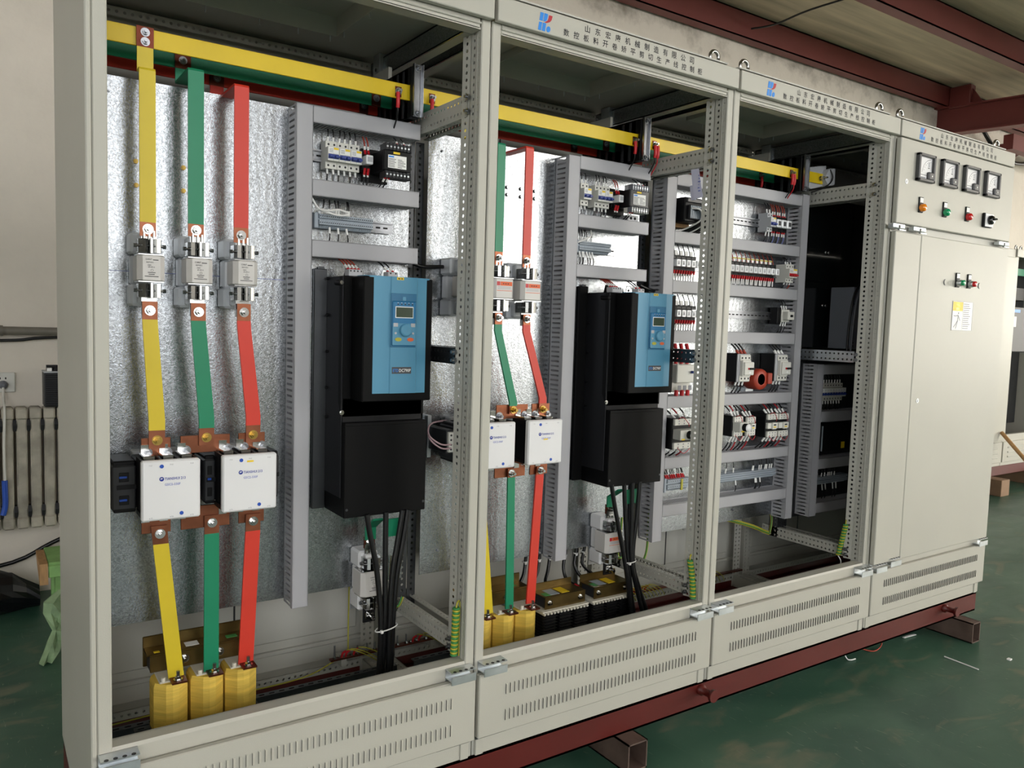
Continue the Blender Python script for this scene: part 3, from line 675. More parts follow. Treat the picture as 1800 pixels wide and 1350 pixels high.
    # reactor shelf rails along the cabinet
    if i < 2:
        for yy, a, b2, zz in ((.46, .03, .966, .318), (.285, .14, .93 if i else .47, .352), (.36, .14, .93 if i else .47, .352)):
            s = MB(); n = max(6, int((b2 - a) / .0312)); s.perf((x + a, yy, zz), (1, 0, 0), (0, 1, 0), n, 1, (b2 - a) / n, .024, .009, .004, (0, 0, -.003), 'gunmetal', slot=True); s.box(x + a, x + b2, yy, yy + .003, zz - .02, zz, 'gunmetal'); s.build('shelf_rail', cab)
    eye(cab, x + .09); eye(cab, x + .935); eye(cab, x + .935, .70)
# ------------------------------------------------------------------ doors of the closed cabinet at the right end
c3 = CABS[3]
ud = MB().box(3.004, 3.994, -.002, .02, 1.952, 2.304, 'paint', .003).build('upper_door', c3)
nd = MB().box(3.006, 3.2055, -.002, .02, .485, 1.918, 'paint', .003).build('narrow_door', c3)
wd = MB().box(3.2085, 3.994, -.002, .02, .485, 1.918, 'paint', .003).build('wide_door', c3)
MB().box(3.0, 3.99, .021, .026, 1.918, 1.952, 'paint_in').build('door_rail', c3)
def lock(p, x, z):
    s = MB(); s.cyl((x, -.002, z), 'y', .0095, -.002, 'zinc', 14); s.box(x - .0022, x + .0022, -.0046, -.0039, z - .006, z + .006, 'hole'); s.build('key_lock', p)
lock(ud, 3.059, 2.128); lock(wd, 3.262, 1.195)
for a, b2, z in ((2.965, 3.05, 1.935), (3.122, 3.215, 1.935), (3.87, 3.965, 1.935)):
    s = MB(); s.box(a, b2, -.016, .012, z - .008, z + .012, 'zinc', .003); s.cyl(((a + b2) / 2, -.016, z), 'y', .006, -.002, 'dark', 8); s.prism([(b2 - .02, -.004), (b2 + .03, -.002), (b2 - .02, .006)], 'z', z - .012, z - .008, 'zinc'); s.build('hinge', c3)
hinge(c3, 3.122, 3.205, .474)
for xx in (3.426, 3.734):
    s = MB(); s.cyl((xx, -.002, 1.726), 'y', .0125, -.004, 'paint', 18); s.cyl((xx - .001, -.002, 1.726), 'y', .0137, -.002, 'ink_grey', 18); s.build('blanking_plug', wd)
# ------------------------------------------------------------------ busbars along the top, their supports
BZ0, BZ1 = 2.147, 2.193
def ribbon(s, path, x0, x1, t, k):
    """flat bar bent in the y-z plane: path of (y, z), width x0..x1, thickness t"""
    P = [Vector((0, a, b)) for a, b in path]; rings = []
    for i, p in enumerate(P):
        d1 = (P[i] - P[i - 1]).normalized() if i else None; d2 = (P[i + 1] - P[i]).normalized() if i < len(P) - 1 else None
        d = ((d1 or d2) + (d2 or d1)).normalized(); n = Vector((0, d.z, -d.y)); c = 1.0
        if d1 is not None and d2 is not None: c = 1 / max(.4, math.cos(d1.angle(d2) / 2))
        n = n * (t / 2 * c); rings.append([(x0, p.y - n.y, p.z - n.z), (x1, p.y - n.y, p.z - n.z), (x1, p.y + n.y, p.z + n.z), (x0, p.y + n.y, p.z + n.z)])
    return s.loft(rings, k)
def strap(s, pts, y, t, k):
    """flat bar facing the viewer: pts of (x_left, x_right, z)"""
    return s.loft([[(a, y, z), (b2, y, z), (b2, y + t, z), (a, y + t, z)] for a, b2, z in pts], k)
bars = {}
for nm, y, k, lab in (('yellow', .337, 'bar_yellow', 'long yellow sleeved busbar, frontmost of the three along the top'), ('green', .463, 'green', 'long green sleeved busbar behind the yellow one along the top'), ('red', .57, 'red', 'long red sleeved busbar, rearmost along the top of the cabinets')):
    o = MB().box(.055, 2.97, y, y + .006, BZ0, BZ1, k, .001).build('busbar', loc=(1.5, y, BZ0)); tag(o, lab, 'busbar', 'busbars along the top'); bars[nm] = (o, y)
def joint(bar, x, w, k='copper_dark', z0=BZ0, z1=BZ1, bolts=2, name='bare_joint'):
    o, y = bars[bar]; s = MB().box(x - w / 2, x + w / 2, y - .003, y + .007, z0, z1, k)
    j = s.build(name, o)
    if bolts:
        for q in range(bolts): MB().bolt(x, y - .003, z0 + (z1 - z0) * (q + .5) / bolts, .0075, .012, 'steel').build('bolt', j)
def tap(bar, x, n=1, dz=0.0):
    o, y = bars[bar]; s = MB().box(x - .01, x + .01, y - .0025, y + .006, BZ0 + .004, BZ0 + .034, 'copper_dark'); j = s.build('tap_point', o)
    MB().bolt(x, y - .0025, BZ0 + .02, .0075, .016, 'steel').build('bolt', j)
    for q in range(n):
        xx = x - .006 + .014 * q
        s = MB(); s.tube([(xx, y - .012, BZ0 + .014), (xx, y - .014, BZ0 - .012), (xx + .001, y - .01, BZ0 - .03)], .006, 'red_cap', 8); s.tube([(xx + .001, y - .01, BZ0 - .03), (xx + .004, y - .004, BZ0 - .05), (xx + .006, y + .03, BZ0 - .09)], .0025, 'wire_red' if q else 'black_rubber', 6)
        s.build('tap_lead', j)
for x, wire in ((.87, 1), (.985, 1), (1.83, 1), (1.93, 2), (2.745, 2)): tap('yellow', x, wire)
joint('green', .915 - .06, .03, bolts=1); joint('red', .86, .03, bolts=1)
joint('green', 1.80, .03, bolts=1); joint('red', 1.73, .03, bolts=1); joint('red', 2.62, .02, bolts=1)
tap('green', 2.70, 1)
def support(x, lab):
    t = thing('busbar_support', (x, .45, 2.09), lab, 'busbar support', 'busbar supports under the roof')
    s = MB(); s.box(x - .012, x + .012, .318, .334, 2.095, 2.246, 'black', .002)
    for y0, y1 in ((.346, .46), (.472, .567), (.579, .66)): s.box(x - .012, x + .012, y0, y1, 2.095, 2.246, 'black', .002)
    s.box(x - .012, x + .012, .33, .66, 2.194, 2.246, 'black'); s.box(x - .012, x + .012, .33, .66, 2.095, 2.146, 'black')
    for y in (.37, .41, .5, .54, .61): s.box(x - .014, x - .011, y, y + .012, 2.1, 2.24, 'dark')
    s.build('insulator', t)
    s = MB(); s.box(x - .016, x + .016, .305, .308, 2.095, 2.248, 'steel'); s.box(x - .016, x - .0135, .296, .308, 2.095, 2.248, 'steel'); s.box(x + .0135, x + .016, .296, .308, 2.095, 2.248, 'steel'); s.build('clamp_channel', t)
    for z in (2.105, 2.236): MB().bolt(x, .305, z, .008, .012, 'steel').build('bolt', t)
    s = MB(); s.box(x - .006, x + .006, .5, .62, 2.246, 2.288, 'perf'); s.build('hanger', t)
support(.919, 'black busbar support with zinc channel, in the nearest cabinet'); support(1.855, 'black busbar support with marked zinc channel, in the second cabinet'); support(2.80, 'black busbar support at the right end of the third cabinet')

# ------------------------------------------------------------------ flat bar droppers
SLV = {'y': ('yellow', 'yellow'), 'g': ('green', 'green'), 'r': ('red', 'red')}
YD = .302
def upper(cab, c, x0, x1, ytop, ztop, zend, zcu, lab):
    k = SLV[c][0]; nm = SLV[c][1]
    t = thing('busbar_dropper', ((x0 + x1) / 2, YD, zend), lab, 'busbar dropper', 'upper flat bars of the contactor panels'); s = MB()
    ribbon(s, [(YD + .003, zcu), (YD + .003, ztop - .004), (YD + .006, ztop), (ytop - .006, ztop), (ytop - .003, ztop + .004), (ytop - .003, BZ0 - .002)], x0, x1, .0065, k); s.build('sleeve', t)
    MB().box(x0, x1, YD, YD + .006, zend, zcu, 'copper').build('bare_end', t)
    o = MB().box(x0 - .001, x1 + .001, ytop - .007, ytop - .0005, BZ0 - .002, BZ1 + .002, 'copper_dark').build('bare_end', t)
    for z in ((BZ0 + .011, BZ0 + .034) if c == 'y' else (BZ0 + .02,)): MB().bolt((x0 + x1) / 2, ytop - .007, z, .0075, .012, 'steel').build('bolt', o)
    MB().bolt((x0 + x1) / 2, YD, (zend + zcu) / 2, .009, .018, 'chrome').build('bolt', t); return t
def flat(pts_cu0, pts, pts_cu1, c, y, lab, grp, b0=None, b1=None):
    t = thing('busbar_dropper', ((pts[-1][0] + pts[-1][1]) / 2, y, pts[-1][2]), lab, 'busbar dropper', grp)
    strap(MB(), pts, y - .0005, .007, SLV[c][0]).build('sleeve', t)
    for q, b in ((pts_cu0, b0), (pts_cu1, b1)):
        if q:
            strap(MB(), q, y, .006, 'copper').build('bare_end', t)
            if b: MB().bolt(b[0], y, b[1], .009, .018, 'chrome' if b is b0 else 'brass').build('bolt', t)
    return t
W1 = ' in the nearest cabinet'; W2 = ' in the second cabinet'
upper(0, 'y', .149, .187, .337, 2.085, 1.673, 1.708, 'upper yellow flat bar from busbar down to fuse' + W1)
upper(0, 'g', .264, .303, .463, 2.106, 1.682, 1.714, 'upper green flat bar from busbar down to fuse' + W1)
upper(0, 'r', .380, .418, .57, 2.088, 1.675, 1.715, 'upper red flat bar from busbar down to fuse' + W1)
upper(1, 'y', 1.097, 1.127, .337, 2.06, 1.672, 1.712, 'upper yellow flat bar from busbar down to fuse' + W2)
upper(1, 'g', 1.211, 1.241, .463, 2.06, 1.672, 1.714, 'upper green flat bar from busbar down to fuse' + W2)
upper(1, 'r', 1.322, 1.353, .57, 2.065, 1.670, 1.711, 'upper red flat bar from busbar down to fuse' + W2)
G = 'middle flat bars from fuses to contactors'
flat([(.153, .189, 1.509), (.153, .189, 1.463)], [(.153, .189, 1.463), (.154, .19, 1.443), (.167, .206, 1.205), (.167, .206, 1.178)], [(.167, .206, 1.178), (.167, .206, 1.131)], 'y', .2965, 'middle yellow flat bar slanting from fuse to contactor' + W1, G, (.171, 1.486), (.187, 1.152))
flat([(.270, .307, 1.509), (.270, .307, 1.463)], [(.270, .307, 1.463), (.271, .308, 1.443), (.29, .329, 1.205), (.29, .329, 1.178)], [(.29, .329, 1.178), (.29, .329, 1.132)], 'g', .2965, 'middle green flat bar slanting from fuse to contactors' + W1, G, (.289, 1.486), (.309, 1.153))
flat([(.388, .424, 1.512), (.388, .424, 1.466)], [(.388, .424, 1.466), (.389, .425, 1.445), (.413, .452, 1.206), (.413, .452, 1.18)], [(.413, .452, 1.18), (.413, .452, 1.133)], 'r', .2965, 'middle red flat bar slanting from fuse to contactor' + W1, G, (.406, 1.489), (.432, 1.154))
flat([(1.1, 1.13, 1.515), (1.1, 1.13, 1.477)], [(1.1, 1.13, 1.477), (1.1, 1.13, 1.456), (1.16, 1.19, 1.215), (1.16, 1.19, 1.205)], [(1.16, 1.19, 1.205), (1.16, 1.19, 1.17)], 'y', .2965, 'middle yellow flat bar behind the door post' + W2, G, (1.115, 1.497), (1.175, 1.19))
flat([(1.215, 1.243, 1.515), (1.215, 1.243, 1.477)], [(1.215, 1.243, 1.477), (1.215, 1.243, 1.456), (1.283, 1.313, 1.215), (1.283, 1.313, 1.205)], [(1.283, 1.313, 1.205), (1.283, 1.313, 1.178)], 'g', .2965, 'middle green flat bar slanting from fuse to contactors' + W2, G, (1.229, 1.499), (1.298, 1.192))
flat([(1.328, 1.357, 1.513), (1.328, 1.357, 1.478)], [(1.328, 1.357, 1.478), (1.328, 1.358, 1.456), (1.406, 1.436, 1.228), (1.406, 1.436, 1.21)], [(1.406, 1.436, 1.21), (1.406, 1.436, 1.17)], 'r', .2965, 'middle red flat bar slanting from fuse to contactor' + W2, G, (1.343, 1.497), (1.421, 1.19))
G = 'lower flat bars from contactors to reactors'
flat([(.171, .210, .927), (.176, .214, .878)], [(.176, .214, .878), (.213, .252, .508)], None, 'y', .2955, 'lower yellow flat bar slanting down to the yellow coils' + W1, G, (.193, .906))
flat([(.304, .343, .940), (.304, .342, .89)], [(.304, .342, .89), (.303, .342, .508)], None, 'g', .2955, 'lower green flat bar down to the middle yellow coil' + W1, G, (.324, .92))
flat([(.414, .454, .932), (.413, .453, .884)], [(.413, .453, .884), (.395, .436, .507)], None, 'r', .2955, 'lower red flat bar down to the right yellow coil' + W1, G, (.434, .912))
flat([(1.16, 1.19, .985), (1.16, 1.19, .96)], [(1.16, 1.19, .96), (1.205, 1.24, .503)], None, 'y', .2955, 'lower yellow flat bar half hidden by the door post' + W2, G, (1.175, .972))
flat([(1.284, 1.313, .992), (1.284, 1.313, .962)], [(1.284, 1.313, .962), (1.292, 1.323, .505)], None, 'g', .2955, 'lower green flat bar down to the yellow coils' + W2, G, (1.298, .977))
flat([(1.405, 1.435, .99), (1.402, 1.434, .962)], [(1.402, 1.434, .962), (1.378, 1.414, .508)], None, 'r', .2955, 'lower red flat bar down to the right yellow coil' + W2, G, (1.42, .977))

# ------------------------------------------------------------------ blade fuses on the panels
def fuse(cx, lab, kind=0, dz=0.0, grp=None, zc=1.592, yf=.272, w=.0325, hh=.033, base_k='fuse_base', panel_y=YP):
    t = thing('blade_fuse', (cx, panel_y, zc), lab, 'fuse', grp)
    s = MB()
    for a, b2 in ((.04, .095), (-.095, -.04)): s.box(cx - .034, cx + .03, .37, panel_y, zc + a, zc + b2, base_k, .006); s.box(cx - .02, cx + .016, .345, .37, zc + a + .006, zc + b2 - .006, base_k, .004)
    s.box(cx - .028, cx + .026, .405, panel_y, zc - .04, zc + .04, base_k, .006); s.build('fuse_base', t)
    s = MB(); r = []
    for zz, e in ((zc - hh, .004), (zc - hh + .003, 0), (zc + hh - .003, 0), (zc + hh, .004)):
        x0, x1, y0, y1 = cx - w + e, cx + w - e, yf + e, yf + .07 - e; c = .012
        r.append([(x0 + c, y0, zz), (x1 - c, y0, zz), (x1, y0 + c, zz), (x1, y1, zz), (x0, y1, zz), (x0, y0 + c, zz)])
    s.loft(r, 'ceramic'); body = s.build('ceramic_body', t)
    s = MB()
    for zz in (zc - hh - .002, zc + hh): s.box(cx - w + .003, cx + w - .003, yf + .004, yf + .065, zz, zz + .002, 'chrome')
    s.build('end_plate', t)
    s = MB()
    for sg in (1, -1):
        za, zb = zc + sg * (hh + .003), zc + sg * (hh + .042); z0, z1 = min(za, zb), max(za, zb)
        s.box(cx - .0035, cx + .0035, yf - .004, yf + .045, z0, z1, 'chrome', .001)
    s.build('blade', t)
    for sg in (1, -1):
        za, zb = zc + sg * (hh + .006), zc + sg * (hh + .04); z0, z1 = min(za, zb), max(za, zb); s = MB()
        for sx in (-1, 1):
            xs = [(cx + sx * a, yy) for a, yy in ((.005, yf + .012), (.013, yf + .002), (.022, yf + .006), (.027, yf + .022), (.026, yf + .06), (.006, yf + .06))]
            s.prism(xs, 'z', z0, z1, 'chrome')
            s.torus((cx + sx * .016, yf + .025, (z0 + z1) / 2), 'z', .0185, .0022, 'steel', 16, 6)
            s.cyl((cx + sx * .03, yf + .025, (z0 + z1) / 2), 'x', .0055, sx * .008, 'steel', 6, smooth=False)
        zl0, zl1 = (z1, zc + .118) if sg > 0 else (zc - .118, z0)
        s.box(cx - .018, cx + .018, yf + .036, yf + .042, zl0, zl1, 'chrome')
        for a in (-.012, 0, .011): s.cyl((cx + a, yf + .033, zl0), 'z', .0042, abs(zl1 - zl0) * .45 if sg < 0 else abs(zl1 - zl0) * .5, 'chrome', 10)
        s.build('contact_jaw', t)
    s = MB(); y = yf - .0007
    if kind == 0:
        s.text('CHNT', cx - .014, zc + .0195, .0042, y, 'ink', width=.015); s.box(cx + .003, cx + .016, y, y + .0003, zc + .0195, zc + .0215, 'ink')
        s.text('RS71DC', cx - .012, zc + .0125, .0035, y, 'ink'); s.text('aR 630 A', cx - .008, zc + .001, .003, y, 'ink'); s.text('1000V', cx - .009, zc + .006, .0026, y, 'ink')
        s.torus((cx + .001, y, zc - .0055), 'y', .0028, .0003, 'ink', 14, 4)
        for zz, a in ((-.012, .009), (-.0165, .007), (-.0215, .016)): s.box(cx - a, cx + a, y, y + .0003, zc + zz, zc + zz + .0016, 'ink')
    else:
        s.box(cx - w * .68, cx - w * .4, y, y + .0004, zc + .009, zc + .022, 'red_cap'); s.box(cx - w * .36, cx + w * .72, y, y + .0004, zc + .009, zc + .022, 'orange')
        for q in range(3): s.box(cx - .006 + .009 * q, cx - .001 + .009 * q, y - .0003, y, zc + .014, zc + .017, 'ink')
        for zz in (.004, -.001): s.box(cx - w * .6, cx + w * .6, y, y + .0003, zc + zz, zc + zz + .0012, 'ink_grey')
        s.box(cx - w * .68, cx + w * .72, y, y + .0004, zc - .008, zc - .0065, 'orange')
    s.build('rating_label', body); return t
G = 'blade fuses above the contactors'
fuse(.171, 'grey printed blade fuse under the yellow bar' + W1, 0, grp=G); fuse(.288, 'grey printed blade fuse under the green bar' + W1, 0, grp=G); fuse(.405, 'grey printed blade fuse under the red bar' + W1, 0, zc=1.594, grp=G)
fuse(1.118, 'orange labelled blade fuse behind the door post' + W2, 1, w=.042, zc=1.594, grp=G); fuse(1.231, 'orange labelled blade fuse under the green bar' + W2, 1, w=.042, zc=1.594, grp=G); fuse(1.344, 'orange labelled blade fuse under the red bar' + W2, 1, w=.042, zc=1.592, grp=G)
# the single fuses low down behind the drive cables
for x0, lab, kd in ((.816, 'single white blade fuse behind the black cables' + W1, 0), (1.805, 'single orange labelled white blade fuse behind the black cables' + W2, 1)):
    t = fuse(x0, lab, kd, zc=.662, yf=.325, w=.042, hh=.04, base_k='white', grp='single fuses below the drives')
    MB().box(x0 - .03, x0 + .03, YP + .001, YP + .006, .55, .70, 'zinc').build('mounting_bracket', t)
    MB().box(x0 - .02, x0 + .016, .362, .368, .768, .805, 'copper_dark').build('upper_lug', t); MB().bolt(x0 - .002, .362, .786, .009, .02, 'chrome').build('bolt', t)
    MB().box(x0 - .02, x0 + .02, .36, .366, .53, .575, 'black').build('lower_lug', t); MB().bolt(x0, .36, .552, .011, .03, 'chrome').build('bolt', t)
    s = MB(); ribbon(s, [(.358, .795), (.358, .835), (.30, .872)], x0 - .02, x0 + .016, .006, 'green'); s.box(x0 + .016, x0 + .075, .295, .30, .815, .87, 'green')
    tag(s.build('green_link', loc=(x0, .35, .8)), 'short green sleeved link above the single fuse' + (W1 if x0 < 1 else W2), 'link', 'green links under the drives')

# ------------------------------------------------------------------ large contactors with copper links
def contactor(x0, x1, z0, z1, lab, aux, tagk):
    t = thing('contactor', ((x0 + x1) / 2, YP, z0), lab, 'contactor', 'large white-fronted contactors'); w = x1 - x0
    cv = MB().box(x0, x1, .20, .222, z0, z1, 'white', .004).build('front_cover', t)
    s = MB(); s.box(x0 + .005, x1 - .003, .222, .40, z0 + .012, z1 - .012, 'black', .004); s.box(x0 + .01, x1 - .01, .40, YP, z0 + .004, z1 - .004, 'grey_dev', .003)
    for q in range(4): s.box(x0 + .004 + (w - .009) * q / 3 - .002 + .001, x0 + .004 + (w - .009) * q / 3 + .003, .225, .30, z1 - .014, z1 - .002, 'black'); s.box(x0 + .004 + (w - .009) * q / 3 - .001, x0 + .004 + (w - .009) * q / 3 + .003, .225, .30, z0 + .002, z0 + .014, 'black')
    s.build('body', t)
    for sg in (1, -1):
        for q in range(3):
            px = x0 + w * (.18 + .32 * q); zz = (z1 + .006) if sg > 0 else (z0 - .006)
            s = MB(); s.box(px - .014, px + .014, .24, .31, min(zz, zz - sg * .012), max(zz, zz - sg * .012), 'chrome', .002); s.box(px - .01, px + .01, .30, .306, min(zz, zz + sg * .02), max(zz, zz + sg * .02), 'chrome'); s.build('terminal_pad', t)
    for sd in aux:
        a, b2 = (x0 - .055, x0 + .002) if sd < 0 else (x1 - .002, x1 + .035)
        if sd == -2: a, b2 = x0 - .026, x0 + .004
        s = MB(); s.box(a, b2, .29, .41, z0 + .014, z1 - .022, 'dark', .004); s.box(a + .004, b2, .30, .42, z1 - .03, z1 - .012, 'black', .003); s.box(a + .006, b2, .30, .41, z0 + .006, z0 + .016, 'black', .002)
        for zz in (z0 + .04, z1 - .052): s.box(a + (b2 - a) * .3, a + (b2 - a) * .7, .2885, .291, zz - .012, zz + .012, 'black', .001)
        s.box(a + (b2 - a) * .2, b2, .2885, .291, (z0 + z1) / 2 - .008, (z0 + z1) / 2 + .004, 'black')
        ab = s.build('auxiliary_block', t)
        for zz in ((z0 + .04, z1 - .052) if sd != -2 else ((z0 + z1) / 2,)):
            MB().box(a + (b2 - a) * .3, a + (b2 - a) * .62, .287, .29, zz - .003, zz + .003, 'dot_blue', .001).build('blue_slider', ab)
    s = MB(); y = .1993; z9 = z1 - .047
    s.torus((x0 + .046, y, z9 + .0005), 'y', .0042, .0014, 'ink_blue', 16, 5); s.loft([[(x0 + .042, y, z9 - .001), (x0 + .05, y, z9 + .001), (x0 + .05, y, z9 - .003), (x0 + .044, y, z9 - .004)], [(x0 + .042, y + .0005, z9 - .001), (x0 + .05, y + .0005, z9 + .001), (x0 + .05, y + .0005, z9 - .003), (x0 + .044, y + .0005, z9 - .004)]], 'ink_blue')
    s.text('TIANSHUI 213', x0 + .053, z9 - .003, .0068, y, 'ink_blue', width=.049); s.text('GSC2-330F', x0 + .053, z9 - .017, .006, y, 'ink_lilac', width=.037)
    for q, (a, b2) in enumerate((('1 L1', '2 T1'), ('3 L2', '4 T2'), ('5 L3', '6 T3'))):
        px = x0 + w * (.15 + .35 * q); s.text(a, px, z1 - .0125, .0032, y, 'ink_grey', 'c'); s.text(b2, px, z0 + .006, .0032, y, 'ink_grey', 'c')
    s.build('printed_marks', cv)
    for px, pz in ((x0 + w * .335, z1 - .0145), (x0 + w * .67, z0 + .0145)): MB().cyl((px, .2, pz), 'y', .0048, -.0012, 'dot_blue', 16).build('blue_plug', cv)
    if tagk: MB().box(x0 + w * .44, x0 + w * .56, .1988, .2, z1 - .0205 if tagk == 1 else z1 - .066, z1 - .016 if tagk == 1 else z1 - .062, 'label_yellow').build('yellow_label', cv)
    return t
contactor(.134, .272, .964, 1.115, 'large white contactor under yellow bar, black block at its left' + W1, (-1,), 0)
contactor(.327, .468, .966, 1.1165, 'large white contactor under red bar with yellow label near top' + W1, (-2, 1), 1)
contactor(1.105, 1.245, 1.017, 1.165, 'large white contactor cut by the door post' + W2, (-2,), 0)
contactor(1.296, 1.436, 1.018, 1.166, 'large white contactor with yellow label at its middle' + W2, (), 2)
def link(x0, x1, z0, z1, bx, bz, lab):
    o = MB().box(x0, x1, .3045, .3105, z0, z1, 'copper', .0008).build('copper_link', loc=((x0 + x1) / 2, .307, z0)); tag(o, lab, 'copper link', 'copper link plates on the contactors')
    for b in bx: MB().bolt(b, .304, bz, .0095, .016, 'steel').build('bolt', o)
link(.150, .221, 1.110, 1.158, (.1636, .211), 1.119, 'upper left copper plate below the yellow bar' + W1)
link(.245, .372, 1.112, 1.159, (.2576, .363), 1.12, 'wide upper copper plate joining the two contactors' + W1)
link(.395, .467, 1.113, 1.159, (.408, .458), 1.121, 'upper right copper plate below the red bar' + W1)
link(.150, .221, .907, .968, (.163, .211), .96, 'lower left copper plate above the lower yellow bar' + W1)
link(.246, .372, .907, .968, (.2576, .363), .96, 'wide lower copper plate joining the two contactors' + W1)
link(.396, .466, .907, .968, (.408, .458), .96, 'lower right copper plate above the lower red bar' + W1)
link(1.105, 1.19, 1.162, 1.209, (1.125, 1.17), 1.172, 'upper copper plate mostly behind the door post' + W2)
link(1.236, 1.364, 1.162, 1.209, (1.247, 1.349), 1.172, 'wide upper copper plate joining the two contactors' + W2)
link(1.381, 1.456, 1.162, 1.209, (1.393, 1.443), 1.172, 'upper right copper plate below the red bar' + W2)
link(1.105, 1.19, .96, 1.02, (1.125, 1.17), 1.012, 'lower copper plate mostly behind the door post' + W2)
link(1.236, 1.36, .962, 1.02, (1.247, 1.349), 1.012, 'wide lower copper plate joining the two contactors' + W2)
link(1.381, 1.455, .962, 1.02, (1.393, 1.443), 1.012, 'lower right copper plate above the lower red bar' + W2)

# ------------------------------------------------------------------ yellow taped reactors
def reactor(cs, lab, zb=.353, zt=.507):
    x0, x1 = cs[0] - .05, cs[-1] + .05
    t = thing('reactor', ((x0 + x1) / 2, .32, zb), lab, 'reactor', 'three-coil reactors with yellow taped windings')
    for c in cs:
        s = MB(); r = []
        for z, e in ((zb + .004, .008), (zb + .014, .001), (zb + .05, 0), (zt - .014, 0), (zt - .003, .004)):
            a, b2 = .0425 - e, .055 - e; cy = .325; q = .026 - e * .5
            r.append([(c - a + q, cy - b2, z), (c - a + q * 1.6, cy - b2 - .004, z), (c + a - q * 1.6, cy - b2 - .004, z), (c + a - q, cy - b2, z), (c + a, cy - b2 + q, z), (c + a, cy + b2 - q, z), (c + a - q, cy + b2, z), (c - a + q, cy + b2, z), (c - a, cy + b2 - q, z), (c - a, cy - b2 + q, z)])
        s.loft(r, 'coil'); w = s.build('winding', t)
        s = MB(); s.box(c - .03, c + .03, .285, .37, zt - .004, zt + .001, 'coil_edge', .002); s.cyl((c - .02, .29, zt), 'z', .006, .012, 'coil_edge', 8); s.build('end_insulation', w)
        o = MB().box(c - .004, c + .034, .256, .30, zt + .0, zt + .005, 'copper_dark').build('terminal_plate', t)
        s = MB(); s.cyl((c + .014, .274, zt + .005), 'z', .012, .002, 'chrome', 14); s.cyl((c + .014, .274, zt + .007), 'z', .008, .008, 'chrome', 6, smooth=False); s.cyl((c + .014, .274, zt + .015), 'z', .0045, .014, 'steel', 8); s.build('terminal_stud', o)
    s = MB(); s.box(x0 + .008, x1 - .008, .35, .356, zt + .004, zt + .05, 'passivated', .002); s.box(x0, x1, .35, .41, zt + .05, zt + .054, 'passivated', .002); s.box(x0, x1, .41, .415, zt + .0, zt + .085, 'passivated', .002); s.box(x0 + .01, x1 - .01, .356, .41, zt + .004, zt + .05, 'dark'); cl = s.build('core_clamp', t)
    for c in (cs[0] + .045, cs[-1] - .045): MB().bolt(c, .35, zt + .028, .009, .012, 'chrome').build('bolt', cl)
    MB().box(cs[1] - .04, cs[1] - .005, .365, .395, zt + .054, zt + .0548, 'tag').build('paper_label', cl); MB().box(cs[0] - .03, cs[0] - .015, .36, .372, zt + .054, zt + .0548, 'label_yellow').build('yellow_label', cl); MB().box(cs[2] - .02, cs[2] + .01, .37, .39, zt + .054, zt + .0548, 'wire_green').build('green_label', cl)
    s = MB(); s.box(x0 + .01, x1 - .01, .285, .38, zb - .001, zb + .006, 'passivated'); s.build('mounting_foot', t)
    return t
reactor((.2185, .3115, .402), 'three yellow taped coils reactor at the bottom' + W1); reactor((1.192, 1.284, 1.376), 'three yellow taped coils reactor at the bottom' + W2, zt=.497)
# ------------------------------------------------------------------ black three-phase transformers in the second cabinet
def transformer(x0, x1, lab, zt=.462):
    t = thing('transformer', ((x0 + x1) / 2, .4, .353), lab, 'transformer', 'black transformers beside the yellow reactor')
    for c in (x0 + .035, (x0 + x1) / 2, x1 - .035):
        s = MB(); s.box(c - .03, c + .03, .30, .42, .355, zt - .01, 'black', .01)
        for q in range(9): s.box(c - .031, c + .031, .297, .423, .36 + .011 * q, .365 + .011 * q, 'black_rubber', .002)
        s.build('winding', t)
    s = MB()
    for q in range(14): s.box(x0 + (x1 - x0) * q / 14, x0 + (x1 - x0) * (q + .6) / 14, .292, .42, zt - .012, zt - .004, 'coil_edge', .002)
    s.box(x0, x1, .30, .42, zt - .004, zt, 'coil_edge'); s.build('winding_edge', t)
    s = MB(); s.box(x0 + .02, x1 - .005, .315, .32, zt, zt + .042, 'passivated', .002); s.box(x0 + .02, x1 - .005, .315, .40, zt + .042, zt + .045, 'passivated'); s.box(x0 + .02, x1 - .005, .40, .404, zt, zt + .07, 'passivated', .002); s.box(x0 + .03, x1 - .015, .32, .4, zt, zt + .042, 'dark'); cl = s.build('core_clamp', t)
    for c in (x0 + .04, x1 - .03): MB().bolt(c, .315, zt + .024, .007, .01, 'chrome').build('bolt', cl)
    m = (x0 + x1) / 2
    MB().box(m - .05, m - .01, .33, .385, zt + .045, zt + .0458, 'grey_plastic').build('rating_plate', cl); MB().box(m, m + .035, .33, .385, zt + .045, zt + .0458, 'label_yellow').build('yellow_label', cl); MB().box(x0 + .03, x0 + .055, .33, .36, zt + .045, zt + .0458, 'wire_green').build('green_label', cl)
transformer(1.455, 1.665, 'black transformer with yellow label, beside the yellow coils'); transformer(1.682, 1.885, 'black transformer with yellow label, next to the hanging cables')
